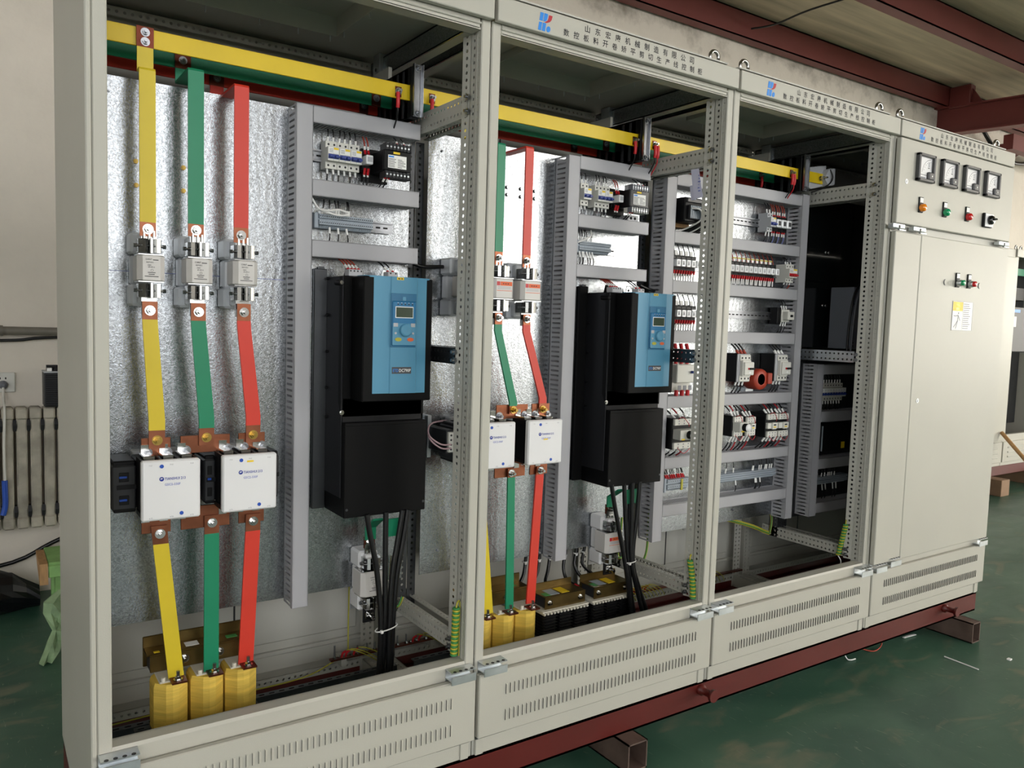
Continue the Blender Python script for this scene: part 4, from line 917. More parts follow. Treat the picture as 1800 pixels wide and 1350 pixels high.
# ------------------------------------------------------------------ slotted wiring ducts
YF = .36
def duct(x0, x1, z0, z1, lab, y0=YF, y1=YP, pitch=.0172, grp='grey slotted wiring ducts'):
    t = thing('wiring_duct', ((x0 + x1) / 2, y1, min(z0, z1)), lab, 'wiring duct', grp); vert = (z1 - z0) > (x1 - x0)
    s = MB(); d = y1 - y0 - .012
    if vert:
        n = int((z1 - z0) / pitch); p = (z1 - z0) / n
        for x, sg in ((x0 + .002, 1), (x1 - .002, -1)): s.perf((x, y0 + .012, z0), (0, 1, 0), (0, 0, 1), 1, n, d, p, d * .36, .0034, (sg * .0018, 0, 0), 'duct', slot=True)
    else:
        n = int((x1 - x0) / .0105); p = (x1 - x0) / n
        for z, sg in ((z0 + .002, 1), (z1 - .002, -1)): s.perf((x0, y0 + .012, z), (1, 0, 0), (0, 1, 0), n, 1, p, d, .0028, d * .42, (0, 0, sg * .0018), 'duct', slot=True)
    s.box(x0 + .002, x1 - .002, y1 - .002, y1 - .0002, z0 + .001, z1 - .001, 'duct'); s.build('trough', t)
    s = MB(); s.box(x0, x1, y0, y0 + .002, z0, z1, 'duct', .0008)
    if vert: s.box(x0, x0 + .0018, y0, y0 + .013, z0, z1, 'duct'); s.box(x1 - .0018, x1, y0, y0 + .013, z0, z1, 'duct')
    else: s.box(x0, x1, y0, y0 + .013, z0, z0 + .0018, 'duct'); s.box(x0, x1, y0, y0 + .013, z1 - .0018, z1, 'duct')
    s.build('cover', t); return t
duct(.567, .616, .616, 2.087, 'tall vertical grey duct right of the fuses' + W1)
for z0, z1, w in ((2.04, 2.087, 'topmost horizontal grey duct'), (1.833, 1.881, 'horizontal grey duct between breakers and terminals'), (1.658, 1.707, 'horizontal grey duct just above the blue drive')): duct(.617, .960, z0, z1, w + W1)
duct(1.547, 1.598, .618, 2.081, 'tall vertical grey duct right of the fuses' + W2)
for z0, z1, w in ((2.038, 2.084, 'topmost horizontal grey duct'), (1.834, 1.88, 'horizontal grey duct between breakers and terminals'), (1.657, 1.702, 'horizontal grey duct just above the blue drive')): duct(1.599, 1.941, z0, z1, w + W2)
W3 = ' in the third cabinet'
duct(2.031, 2.083, .624, 2.07, 'tall vertical grey duct at left of the relay rows' + W3); duct(2.867, 2.916, .625, 2.095, 'tall vertical grey duct at right of the relay rows' + W3)
H3 = [(2.041, 2.088), (1.818, 1.864), (1.624, 1.672), (1.426, 1.475), (1.163, 1.211), (.917, .963), (.722, .770)]
for (z0, z1), w in zip(H3, ('topmost horizontal duct', 'horizontal duct above the upper relay row', 'horizontal duct below the upper relay row', 'horizontal duct above the red ring', 'horizontal duct below the red ring', 'horizontal duct above the long terminal row', 'bottommost horizontal duct')): duct(2.084, 2.866, z0, z1, w + W3)
W4 = ' in the dark right-end cabinet'
MB().box(3.035, 3.96, YP, YP + .003, .60, 1.35, 'gunmetal').build('mounting_panel', CABS[3])
ib = MB().box(3.035, 3.96, YP + .02, YP + .03, 1.41, 2.12, 'bakelite').build('insulating_board', CABS[3])
for zz in (1.868, 1.614):
    for xx in (3.20, 3.222): MB().lathe((xx, YP + .02, zz), 'y', [(.009, 0), (.009, -.003), (.006, -.006), (.001, -.007)], 'chrome', 12).build('screw', ib)
duct(3.045, 3.097, .615, 1.335, 'vertical grey duct behind the third post' + W4)
for (z0, z1), w in zip(((1.288, 1.332), (1.062, 1.112), (.838, .886), (.626, .675)), ('topmost horizontal duct', 'second horizontal duct from the top', 'third horizontal duct from the top', 'bottommost horizontal duct')): duct(3.098, 3.75, z0, z1, w + W4)

# ------------------------------------------------------------------ DIN rails, wires
mat('wire_pink', '#B89AA0', 0.45)
def rail(x0, x1, z, lab, k='steel'):
    s = MB(); s.box(x0, x1, .4325, .4335, z - .0125, z + .0125, k)
    for sg in (-1, 1): s.box(x0, x1, .4265, .4335, z + sg * .0125 - .0006, z + sg * .0125 + .0006, k); s.box(x0, x1, .4265, .4275, min(z + sg * .0125, z + sg * .0175), max(z + sg * .0125, z + sg * .0175), k)
    for q in range(int((x1 - x0) / .025)): s.box(x0 + .008 + .025 * q, x0 + .023 + .025 * q, .4318, .4326, z - .0026, z + .0026, 'hole')
    s.box(x0, x1, .4335, .4399, z - .01, z + .01, k)
    return tag(s.build('mounting_rail', loc=((x0 + x1) / 2, YP, z)), lab, 'rail', 'slotted mounting rails')
def lead(parent, x0, z0, x1, z1, y=.40, k='black_rubber', sl='tag', r=.0021, y1=.41, fr=.42, name='wire_lead', cap=None, capl=.012):
    s = MB(); a = Vector((x0, y, z0)); c = Vector((x1, y1, z1)); d = c - a; m = a + d * fr + Vector((0, -.004, 0))
    if cap: q = a + d.normalized() * capl; s.tube([a, q], r * 2.0, cap, 7, curve=False); a = q
    if sl: s.tube([a, m], r * 1.55, sl, 7, curve=False)
    else: m = a
    s.tube([m, m + (c - m) * .5 + Vector((0, -.003, 0)), c], r, k, 6, sub=3)
    return s.build(name, parent)

# ------------------------------------------------------------------ miniature circuit breakers
def breaker(x, z, poles, lab, grp, pw=.0177, h=.04, front=.375, tog='toggle', body='ivory', yl=True, ups=None, downs=None):
    w = pw * poles; t = thing('circuit_breaker', (x + w / 2, .425, z - h), lab, 'circuit breaker', grp)
    s = MB(); s.prism([(YP - .006, z - h), (front + .02, z - h), (front + .02, z - h * .5), (front, z - h * .5), (front, z + h * .5), (front + .02, z + h * .5), (front + .02, z + h), (YP - .006, z + h)], 'x', x, x + w - .0006, body)
    for p in range(1, poles): s.box(x + pw * p - .0003, x + pw * p + .0003, front - .0003, front, z - h * .5, z + h * .5, 'ink_grey')
    bo = s.build('body', t)
    s = MB()
    for p in range(poles):
        for zz in (z - h * .76, z + h * .76): s.cyl((x + pw * (p + .5), front + .02, zz), 'y', .0033, -.0006, 'ink', 10); 
    s.build('terminal_screws', bo)
    s = MB(); s.box(x + .0015, x + w - .002, front - .001, front + .002, z - .014, z - .0005, tog)
    for p in range(poles): s.box(x + pw * p + .003, x + pw * p + .0155, front - .011, front, z - .012, z - .005, tog, .001)
    s.build('toggle', t)
    s = MB(); s.box(x + .002, x + w - .003, front - .0006, front, z + .002, z + .018, 'tag')
    for q in range(3): s.box(x + .004, x + w * .45, front - .0009, front - .0006, z + .005 + .004 * q, z + .0065 + .004 * q, 'ink_grey')
    if yl: s.box(x + w * .5, x + w - .003, front - .001, front - .0006, z + .0125, z + .0185, 'label_yellow')
    s.build('rating_label', t)
    for p in range(poles):
        cx = x + pw * (p + .5)
        if ups: lead(t, cx, z + h - .004, cx + random.uniform(-.008, .006), ups, front + .03, ['black_rubber', 'black_rubber', 'wire_grey'][p % 3])
        if downs: lead(t, cx, z - h + .004, cx + random.uniform(-.006, .006), downs, front + .03, ['black_rubber', 'wire_grey', 'ct_red'][p % 3])
    return t
G = 'white circuit breakers with blue toggles'
rail(.62, .82, 1.962, 'short rail carrying the white breakers' + W1); rail(1.602, 1.82, 1.958, 'short rail carrying the white breakers' + W2)
for q, w in enumerate(('leftmost', 'middle', 'rightmost')): breaker(.667 + .0357 * q, 1.962, 2, w + ' of the three joined white breakers with blue toggles' + W1, G, ups=2.039, downs=1.882)
breaker(1.632, 1.958, 2, 'lone white breaker with blue toggle beside the tall duct' + W2, G, ups=2.037, downs=1.881)
for q, w in enumerate(('left one of the two joined white breakers', 'right one of the two joined white breakers')): breaker(1.698 + .0357 * q, 1.958, 2, w + ' with blue toggles' + W2, G, ups=2.037, downs=1.881)

# ------------------------------------------------------------------ small plug-in relays and control transformers of the first two cabinets
def socket_relay(x, z, lab, grp, w=.028, white=False):
    t = thing('plug_in_relay', (x + w / 2, .425, z - .03), lab, 'relay', grp)
    s = MB(); s.box(x, x + w, .40, YP - .006, z - .03, z + .03, 'black', .002); s.box(x + .001, x + w - .001, .385, .40, z + .016, z + .028, 'black', .001); s.box(x + .001, x + w - .001, .385, .40, z - .028, z - .016, 'black', .001); s.build('socket', t)
    MB().box(x + .003, x + w - .003, .36, .40, z - .013, z + .014, 'clear', .002).build('cover', t)
    s = MB(); s.box(x + .006, x + w - .006, .3596, .36, z - .006, z + .008, 'grey_dev'); s.build('rating_label', t)
    for q in range(2):
        cx = x + w * (.3 + .4 * q)
        lead(t, cx, z + .02, cx + .002, z + .075, .383, 'ct_red', 'tag', cap='red_cap'); lead(t, cx, z - .022, cx + .003, z - .082, .383, 'black_rubber', 'tag', cap='red_cap', capl=.02)
    return t
G = 'small black relays beside the breakers'
socket_relay(.779, 1.958, 'small black relay with red wire ends beside the breakers' + W1, G); socket_relay(1.785, 1.955, 'small black relay beside the breakers' + W2, G)
def control_transformer(x, z, lab, k, grp='control transformers with paper labels'):
    t = thing('control_transformer', (x + .05, .42, z - .045), lab, 'control transformer', grp)
    s = MB(); s.box(x - .03, x + .06, .43, .4396, z - .055, z + .045, 'black', .001); s.box(x, x + .085, .335, .43, z - .032, z + .032, 'black', .003); b = s.build('core', t)
    MB().box(x + .0, x + .09, .328, .3365, z - .03, z + .03, k, .002).build('front_cover', t)
    s = MB(); s.box(x + .013, x + .074, .3274, .3281, z - .022, z + .016, 'tag'); 
    s.box(x + .015, x + .032, .327, .3274, z + .009, z + .0135, 'logo_blue')
    for q in range(6): s.box(x + .015, x + .015 + random.choice((.02, .028, .024)), .327, .3274, z - .019 + .0045 * q, z - .0175 + .0045 * q, 'ink'); s.box(x + .045, x + .045 + random.choice((.02, .026, .014)), .327, .3274, z - .019 + .0045 * q, z - .0175 + .0045 * q, 'ink')
    s.box(x + .03, x + .052, .3274, .3281, z + .02, z + .0265, 'label_yellow'); s.build('paper_label', t)
    for sg in (1, -1):
        s = MB(); zz = z + sg * .041; s.box(x + .006, x + .094, .33, .372, zz - .010, zz + .010, 'dark' if k == 'black' else ('grey_dev' if sg > 0 else 'ivory'), .001)
        for q in range(8): s.box(x + .006 + .0117 * q - .0006, x + .006 + .0117 * q + .0006, .326, .35, zz - .0105, zz + .0105, 'dark' if k == 'black' else 'wire_grey')
        for q in range(7): s.cyl((x + .0118 + .0117 * q, .331, zz), 'y', .003, -.002, 'zinc', 8)
        s.build('terminal_strip', t)
    for q in (3, 5): lead(t, x + .012 + .0117 * q, z + .047, x + .012 + .0117 * q + .012, z + .082, .335, 'black_rubber', 'tag', cap='red_cap', y1=.39)
    for q in (0, 1): lead(t, x + .012 + .0117 * q, z - .045, x + .005 + .0117 * q, z - .083, .335, 'black_rubber', 'tag', cap='red_cap', y1=.39)
control_transformer(.824, 1.959, 'black control transformer with white paper label' + W1, 'black'); control_transformer(1.815, 1.957, 'grey fronted control transformer with cream label' + W2, 'meter')
s = MB(); s.box(1.86, 1.915, .39, .4396, 1.882, 1.906, 'grey_dev', .002)
for q in range(2): s.cyl((1.876 + .02 * q, .39, 1.894), 'y', .0055, -.001, 'hole', 12)
tag(s.build('terminal_block', loc=(1.887, .44, 1.882)), 'small grey two-hole block under the control transformer' + W2, 'terminal block')

# ------------------------------------------------------------------ grey terminal strips
def strip(x0, n, z, lab, pw=.0066, h=.021, ups=(), downs=(), zu=0, zd=0, k='grey_plastic', front=.392, grp='grey terminal strips', redcap=False, yg=None):
    t = thing('terminal_strip', (x0 + n * pw / 2, .43, z - h), lab, 'terminal strip', grp)
    s = MB(); s.box(x0 - .014, x0 - .001, front + .004, YP - .006, z - h - .002, z + h + .003, k, .002); s.build('end_bracket', t)
    s = MB(); s.prism([(YP - .006, z - h), (front + .02, z - h), (front + .012, z - h * .62), (front, z - h * .55), (front, z + h * .1), (front + .008, z + h * .12), (front + .008, z + h * .3), (front, z + h * .35), (front, z + h * .9), (front + .014, z + h), (YP - .006, z + h)], 'x', x0, x0 + pw - .0006, k)
    for zz in (z - h * .25, z + h * .62): s.cyl((x0 + pw / 2, front, zz), 'y', .0018, -.0004, 'ink', 8)
    t0 = s.build('terminal', t)
    for q in range(1, n):
        c = t0.copy(); COL.objects.link(c); c.parent = t; c.location = (pw * q, 0, 0)
    for q in ups: lead(t, x0 + pw * (q + .5), z + h * .8, x0 + pw * (q + .5) + random.uniform(-.006, .01), zu, front + .012, 'black_rubber', 'tag', cap='red_cap' if redcap else None, capl=.022)
    for q in downs: lead(t, x0 + pw * (q + .5), z - h * .8, x0 + pw * (q + .5) + random.uniform(-.002, .012), zd, front + .014, 'black_rubber', 'tag')
    return t
rail(.64, .905, 1.768, 'rail carrying the grey terminal strip' + W1); rail(1.61, 1.857, 1.768, 'rail carrying the grey terminal strip' + W2)
strip(.650, 26, 1.768, 'long grey terminal strip above the drive' + W1, ups=(1, 4, 8, 9, 13, 14), downs=(5, 9, 13), zu=1.832, zd=1.708)
strip(1.634, 23, 1.770, 'long grey terminal strip above the drive' + W2, ups=(1, 2, 4, 6, 9), downs=(1, 3, 4, 6, 8, 10), zu=1.833, zd=1.703)
tag(MB().tube([(.622, .385, 1.832), (.64, .375, 1.80), (.665, .366, 1.795), (.70, .362, 1.80), (.73, .362, 1.79), (.70, .364, 1.784), (.665, .37, 1.79), (.64, .38, 1.797), (.632, .39, 1.79)], .003, 'wire_white', 7).build('white_cable', loc=(.65, .38, 1.79)), 'white cable loop drooping over the grey terminal strip' + W1, 'cable')
tag(MB().tube([(1.618, .385, 1.782), (1.65, .372, 1.797), (1.675, .38, 1.81), (1.69, .40, 1.832)], .003, 'wire_white', 7).build('white_cable', loc=(1.65, .38, 1.79)), 'white cable bundle rising from the grey terminal strip' + W2, 'cable')

# ------------------------------------------------------------------ blue-fronted drives
def drive(ox, lab):
    X = lambda v: v + ox
    t = thing('motor_drive', (X(.826), YP, .893), lab, 'drive', 'blue-fronted drives')
    s = MB(); s.box(X(.6915), X(.96), .30, .436, 1.19, 1.605, 'black_sheet', .002); s.box(X(.648), X(.69), .425, .4365, .895, 1.628, 'gunmetal' if ox == 0 else 'black_sheet', .002); s.box(X(.96), X(.995), .425, .4365, .895, 1.6, 'black_sheet', .002)
    s.box(X(.6885), X(.6915), .30, .436, .95, 1.604, 'satin', .001); s.build('chassis', t)
    s = MB()
    for zz in (1.60, 1.49, 1.38, 1.27, 1.18): s.cyl((X(.690), .41, zz), 'x', .0045, -.008, 'black', 8)
    s.build('side_screws', t)
    s = MB(); s.box(X(.6875), X(.689), .305, .322, 1.235, 1.602, 'black'); s.prism([(.322, 1.235), (.31, 1.21), (.30, 1.21), (.30, 1.24)], 'x', X(.6875), X(.689), 'black'); s.build('hinge_strip', t)
    MB().box(X(.716), X(.937), .213, .30, 1.243, 1.604, 'black_sheet', .003).build('shell', t)
    c = MB(); c.prism([(X(.720), .27), (X(.720), .226), (X(.734), .2135), (X(.797), .211), (X(.800), .2075), (X(.882), .2075), (X(.885), .211), (X(.924), .2135), (X(.934), .226), (X(.934), .27)], 'z', 1.267, 1.606, 'blue'); fc = c.build('front_cover', t)
    s = MB(); s.box(X(.816), X(.838), .2066, .2078, 1.597, 1.6045, 'label_yellow'); s.box(X(.819), X(.826), .2063, .2067, 1.599, 1.602, 'ink'); s.box(X(.829), X(.834), .2063, .2067, 1.599, 1.602, 'ink'); s.build('yellow_label', fc)
    k = MB(); k.box(X(.7975), X(.8795), .2045, .208, 1.402, 1.558, 'blue_dark', .001); k.box(X(.801), X(.876), .199, .206, 1.406, 1.536, 'blue_key', .003); k.box(X(.801), X(.876), .1985, .2, 1.408, 1.472, 'blue', .001); k.box(X(.829), X(.848), .2035, .2046, 1.538, 1.554, 'blue_dark'); k.box(X(.833), X(.844), .2015, .2046, 1.537, 1.549, 'blue', .001); kp = k.build('keypad', t)
    s = MB(); s.box(X(.8085), X(.8665), .1975, .199, 1.487, 1.5205, 'tag', .0008); s.box(X(.811), X(.864), .197, .1977, 1.4895, 1.518, 'lcd'); s.build('display', kp)
    s = MB(); s.lathe((X(.8415), .1985, 1.452), 'y', [(.019, 0), (.019, -.007), (.0175, -.010), (.012, -.0095), (.001, -.009)], 'blue', 28); s.build('dial_knob', kp)
    for dx, w2, dz in ((.8105, .007, 1.467), (.866, .007, 1.467)): MB().box(X(dx - w2), X(dx + w2), .1975, .199, dz - .0055, dz + .0055, 'grey_dev', .001).build('key', kp)
    for dx in (.8105, .8665): MB().cyl((X(dx), .1985, 1.443), 'y', .0035, -.0012, 'grey_dev', 12).build('key', kp)
    for dx, kk in ((.819, 'label_yellow'), (.858, 'lamp_red')):
        s = MB(); s.loft([[(X(dx) + .0105 * math.cos(a * math.pi / 10), y, 1.425 + .0055 * math.sin(a * math.pi / 10)) for a in range(20)] for y in (.199, .1968)], 'wire_yg' if kk == 'label_yellow' else 'orange'); s.build('start_key' if kk == 'label_yellow' else 'stop_key', kp)
    s = MB()
    for q in range(5): s.box(X(.815 + .0115 * q), X(.819 + .0115 * q), .1983, .1988, 1.525, 1.5285, 'dark'); s.box(X(.815 + .0115 * q), X(.819 + .0115 * q), .1983, .1988, 1.5305, 1.5315, 'tag')
    s.build('indicator', kp)
    b = MB(); b.box(X(.805), X(.867), .2066, .2078, 1.3245, 1.344, 'meter'); b.text('ETD', X(.808), 1.3295, .0092, .2064, 'logo_blue', width=.0175); b.text('DC790P', X(.828), 1.3295, .0092, .2064, 'tag', width=.0375); b.build('badge', fc)
    c = MB(); c.box(X(.691), X(.96), .275, .43, .893, 1.17, 'black_sheet', .002); c.box(X(.693), X(.952), .30, .42, 1.165, 1.245, 'black'); c.box(X(.691), X(.958), .274, .30, 1.166, 1.176, 'black_sheet', .001); tc = c.build('terminal_cover', t)
    s = MB(); s.box(X(.6895), X(.6905), .335, .347, 1.09, 1.13, 'hole'); s.box(X(.6895), X(.6905), .375, .387, 1.05, 1.09, 'hole'); s.build('knockout_slot', tc)
    for dx, zz in ((.70, .918), (.953, .92)): MB().cyl((X(dx), .275, zz), 'y', .004, -.001, 'gunmetal', 10).build('cover_screw', tc)
    MB().bolt(X(.690), .3, 1.205, .005, .006, 'chrome', stud=False).build('cover_screw', t)
    for dx, y, kk in ((.672, .428, 'gunmetal'), (.735, .37, 'black_sheet'), (.868, .40, 'zinc'), (.905, .40, 'zinc')):
        z0 = 1.603; s = MB(); s.prism([(X(dx - .016), z0), (X(dx - .008), z0 + .032), (X(dx + .008), z0 + .032), (X(dx + .016), z0)], 'y', y, y + .004, kk); s.cyl((X(dx), y - .0004, z0 + .018), 'y', .005, .0008, 'hole', 12); s.build('mounting_ear', t)
    s = MB(); s.cyl((X(.685), .30, 1.585), 'y', .008, .04, 'black', 12); s.cyl((X(.685), .298, 1.585), 'y', .006, .004, 'chrome', 12); s.cyl((X(.705), .305, 1.59), 'y', .006, .03, 'black', 10); s.build('cover_thumbscrew', t)
    for a, b2, n in ((.713, .757, 4), (.838, .872, 2)):
        s = MB(); s.box(X(a), X(b2), .315, .35, 1.606, 1.626, 'grey_dev', .002)
        for q in range(n): s.cyl((X(a + (b2 - a) * (q + .5) / n), .315, 1.621), 'y', .0026, -.0006, 'ink', 8)
        cn = s.build('connector', t)
        for q in range(n): lead(cn, X(a + (b2 - a) * (q + .5) / n), 1.624, X(a + (b2 - a) * (q + .5) / n - .01), 1.66, .33, 'ct_red' if a < .8 else 'black_rubber', 'tag', cap='red_cap', capl=.008, y1=.39)
    return t
drive(0.0, 'blue-fronted black drive with lit-looking grey display, nearest the camera'); drive(1.02, 'blue-fronted black drive in the second cabinet, keypad glaring white')
tag(MB().tube([(.965, .40, 1.662), (1.0, .405, 1.655), (1.04, .41, 1.657), (1.08, .41, 1.66)], .006, 'black_rubber', 8).build('corrugated_hose', loc=(1, .4, 1.66)), 'thin black wrapped hose crossing to the next cabinet above the drive', 'hose')
tag(MB().tube([(1.945, .40, 1.645), (1.98, .40, 1.635), (2.02, .405, 1.628), (2.034, .41, 1.626)], .006, 'black_rubber', 8).build('corrugated_hose', loc=(1.98, .4, 1.64)), 'thin black wrapped hose running into the third cabinet duct', 'hose')

# ------------------------------------------------------------------ black power cables hanging under the drives
G = 'black power cables under the drives'
CBL1 = [([(.762, .27, .90), (.775, .27, .83), (.797, .27, .727), (.812, .268, .58), (.812, .268, .45), (.806, .268, .34), (.8, .27, .12)], 'leftmost black cable'),
        ([(.825, .272, .90), (.826, .272, .75), (.828, .272, .58), (.826, .275, .45), (.822, .28, .34), (.818, .28, .12)], 'second black cable from the left'),
        ([(.88, .27, .90), (.868, .27, .82), (.848, .268, .70), (.842, .268, .56), (.842, .268, .45), (.84, .268, .34), (.835, .27, .12)], 'third black cable from the left'),
        ([(.898, .27, .90), (.886, .27, .82), (.864, .27, .69), (.858, .275, .56), (.857, .278, .45), (.853, .28, .34), (.85, .28, .12)], 'rightmost black cable')]
for pts, w in CBL1: tag(MB().tube(pts, .0085, 'black_rubber', 10).build('power_cable', loc=(pts[0][0], .27, .12)), w + ' hanging under the blue drive' + W1, 'cable', G)
CBL2 = [([(1.735, .28, .90), (1.76, .28, .80), (1.80, .28, .66), (1.825, .278, .56), (1.845, .275, .45), (1.86, .275, .35), (1.862, .275, .12)], 'leftmost black cable'),
        ([(1.80, .283, .90), (1.815, .283, .75), (1.835, .282, .60), (1.86, .28, .45), (1.88, .28, .35), (1.885, .28, .12)], 'second black cable from the left'),
        ([(1.835, .276, .90), (1.84, .276, .75), (1.845, .275, .60), (1.885, .27, .46), (1.918, .27, .35), (1.93, .27, .12)], 'third black cable from the left'),
        ([(1.875, .28, .90), (1.87, .28, .78), (1.858, .281, .60), (1.905, .278, .46), (1.945, .28, .36), (1.95, .28, .12)], 'rightmost black cable')]
for pts, w in CBL2: tag(MB().tube(pts, .0085, 'black_rubber', 10).build('power_cable', loc=(pts[0][0], .27, .12)), w + ' hanging under the drive' + W2, 'cable', G)
def ctie(cx, y, z, w, d, lab, tilt=.006):
    s = MB(); n = 18; ring = []
    for i in range(n + 1):
        a = 2 * math.pi * i / n; ring.append((cx + w * math.cos(a), y + d * math.sin(a), z + tilt * math.cos(a)))
    s.tube(ring, .0022, 'wire_white', 6, curve=False); s.box(cx - w * .75, cx - w * .75 + .008, y - d - .004, y - d * .6, z - .008, z + .001, 'wire_white', .001)
    tag(s.build('cable_tie', loc=(cx, y, z)), lab, 'cable tie', 'white cable ties')
ctie(.834, .272, .538, .036, .019, 'white cable tie round the black cables' + W1); ctie(1.842, .279, .598, .026, .017, 'white cable tie round the black cables' + W2, .002)
for q, (xa, xb) in enumerate(((1.50, 1.475), (1.565, 1.54), (1.615, 1.60), (1.69, 1.70), (1.745, 1.77), (1.785, 1.83))):
    k = MB(); k.tube([(xa + .02, .50, .70), (xa + .015, .50, .60), (xa, .49, .54), (xb - .01, .47, .50), (xb, .43, .485), (xb + .01, .41, .48)], .0065, 'black_rubber', 8); k.tube([(xb, .43, .485), (xb + .01, .41, .48)], .0075, 'red_cap', 8, curve=False)
    tag(k.build('motor_cable', loc=(xa, .48, .48)), ORD[q] + ' from left of the black cables curving into the black transformers', 'cable', 'cables behind the black transformers')
    ctie(xa + .011, .499, .585, .009, .009, 'white tie on the ' + ORD[q] + ' cable from left above the black transformers', 0)

# ------------------------------------------------------------------ earth bar with studs, coiled earth leads
eb = thing('earth_bar', (1.9, .64, .298), 'long copper earth bar with bolts and red lugs along the rear bottom', 'earth bar')
MB().box(.80, 2.93, .632, .652, .298, .304, 'copper_dark').build('bar', eb)
s = MB()
for x in (.85, 1.2, 1.7, 2.2, 2.7): s.box(x - .01, x + .01, .64, .70, .27, .298, 'perf')
s.build('stand_off', eb)
for x, h in ((.815, .05), (.90, .03), (.935, .03), (.965, .03), (1.02, .035), (1.055, .035), (1.09, .035), (1.17, .02), (1.95, .03), (2.06, .02), (2.13, .02), (2.2, .02), (2.5, .03), (2.56, .03), (2.62, .03)):
    s = MB(); s.cyl((x, .64, .304), 'z', .007, .007, 'chrome', 6, smooth=False); s.cyl((x, .64, .311), 'z', .0035, h * .8, 'steel', 8); s.build('stud', eb)
for x in [.84, .855, .885, 1.115, 1.14] + [1.9 + .022 * i for i in range(18)] + [2.44 + .03 * i for i in range(9)]:
    s = MB(); s.tube([(x, .638, .306), (x + .002, .632, .322), (x + .01, .625, .33)], .0042, 'red_cap', 7); s.cyl((x - .008, .642, .304), 'z', .006, .006, 'chrome', 6, smooth=False); s.tube([(x + .012, .625, .335), (x + .04, .615, .33), (x + .09, .62, .30), (x + .14, .65, .26)], .002, 'wire_yg', 5, sub=3); s.build('lug', eb)
def coil_lead(x, y0, z0, y1, z1, lab, tilt=0.0, end=False):
    t = thing('coiled_earth_lead', (x, y1, z1), lab, 'earth lead', 'coiled yellow-green earth leads'); s = MB(); n = int(abs(z0 - z1) / .0064)
    for k in range(n):
        f = k / n; c = (x + tilt * f * (1 - f), y0 + (y1 - y0) * f, z0 + (z1 - z0) * f); s.torus(c, 'z', .0085, .0034, 'wire_yg' if k % 2 else 'wire_green', 14, 6)
    s.build('coil', t)
    s = MB(); s.tube([(x, y0, z0 + .002), (x + .006, y0 + .004, z0 + .016), (x + .016, y0 + .008, z0 + .01), (x + .018, y0 + .008, (z0 + z1) / 2), (x + .016, y0 + .006, z1)], .0026, 'wire_yg', 6)
    if end: s.tube([(x, y1, z1), (x + .004, y1 - .012, z1 - .02), (x + .006, y1 - .01, z1 - .04)], .0024, 'tag', 6); s.tube([(x + .006, y1 - .01, z1 - .04), (x + .006, y1 - .008, z1 - .06)], .0024, 'red_cap', 6)
    s.build('straight_lead', t)
coil_lead(.955, .058, .645, .066, .497, 'coiled yellow-green earth lead on the first post from the left'); coil_lead(1.957, .085, .636, .062, .497, 'coiled yellow-green earth lead on the second post from the left', .02); coil_lead(2.957, .110, .645, .138, .50, 'slanting coiled yellow-green earth lead with loose end on third post', 0, True)
def yg_bundle(pts, lab, n=3, r=.0024):
    s = MB()
    for q in range(n): s.tube([(a + .004 * math.sin(q * 2.1), b + .004 * math.cos(q * 1.7), c + .003 * q) for a, b, c in pts], r, 'wire_green' if q % 3 == 2 else 'wire_yg', 6)
    tag(s.build('earth_wires', loc=pts[0]), lab, 'earth wires', 'loose yellow-green earth wires')
yg_bundle([(.93, .43, .70), (.925, .43, .62), (.93, .43, .55), (.95, .43, .53), (.965, .43, .56)], 'yellow-green wires looping at the lower brace' + W1)
yg_bundle([(1.93, .43, .72), (1.925, .43, .64), (1.925, .44, .57), (1.94, .44, .55), (1.955, .44, .57)], 'yellow-green wires looping beside the white fuse' + W2)
yg_bundle([(2.57, .60, .32), (2.58, .60, .45), (2.58, .58, .56), (2.62, .52, .61), (2.75, .46, .58), (2.85, .44, .54), (2.87, .44, .54), (2.88, .44, .60), (2.88, .45, .64)], 'yellow-green wire bundle under the mounting panel' + W3, 5)
yg_bundle([(2.06, .41, .74), (2.058, .41, .66), (2.055, .41, .58), (2.05, .42, .53)], 'yellow-green wires dropping out of the left duct' + W3, 4)
yg_bundle([(.10, .66, .24), (.4, .665, .245), (.7, .66, .25), (.82, .65, .29)], 'thin yellow-green wire lying along the rear bottom rail' + W1, 1)
yg_bundle([(.875, .66, .56), (.874, .66, .42), (.873, .655, .31)], 'yellow-green wire running down the rear post' + W1, 1)

t = thing('auxiliary_relay', (1.07, .40, 1.06), 'small white terminal strip with pink wire loop, left of first post', 'relay')
s = MB(); s.box(1.040, 1.066, .29, .44, 1.06, 1.137, 'dark', .003); s.box(1.042, 1.064, .278, .291, 1.066, 1.131, 'ivory', .002)
for q in range(4): s.cyl((1.05, .278, 1.076 + .015 * q), 'y', .0035, -.0006, 'ink', 8)
s.build('body', t); MB().box(1.035, 1.05, .41, .4399, 1.03, 1.17, 'zinc', .001).build('mounting_strip', t)
for q in range(2):
    s = MB(); s.tube([(1.05, .277, 1.08 + .012 * q), (1.015, .28, 1.082 + .012 * q), (.985, .30, 1.11 + .008 * q), (.995, .33, 1.14), (1.04, .38, 1.15), (1.10, .40, 1.152)], .0028, 'wire_pink', 7); s.build('wire_lead', t)
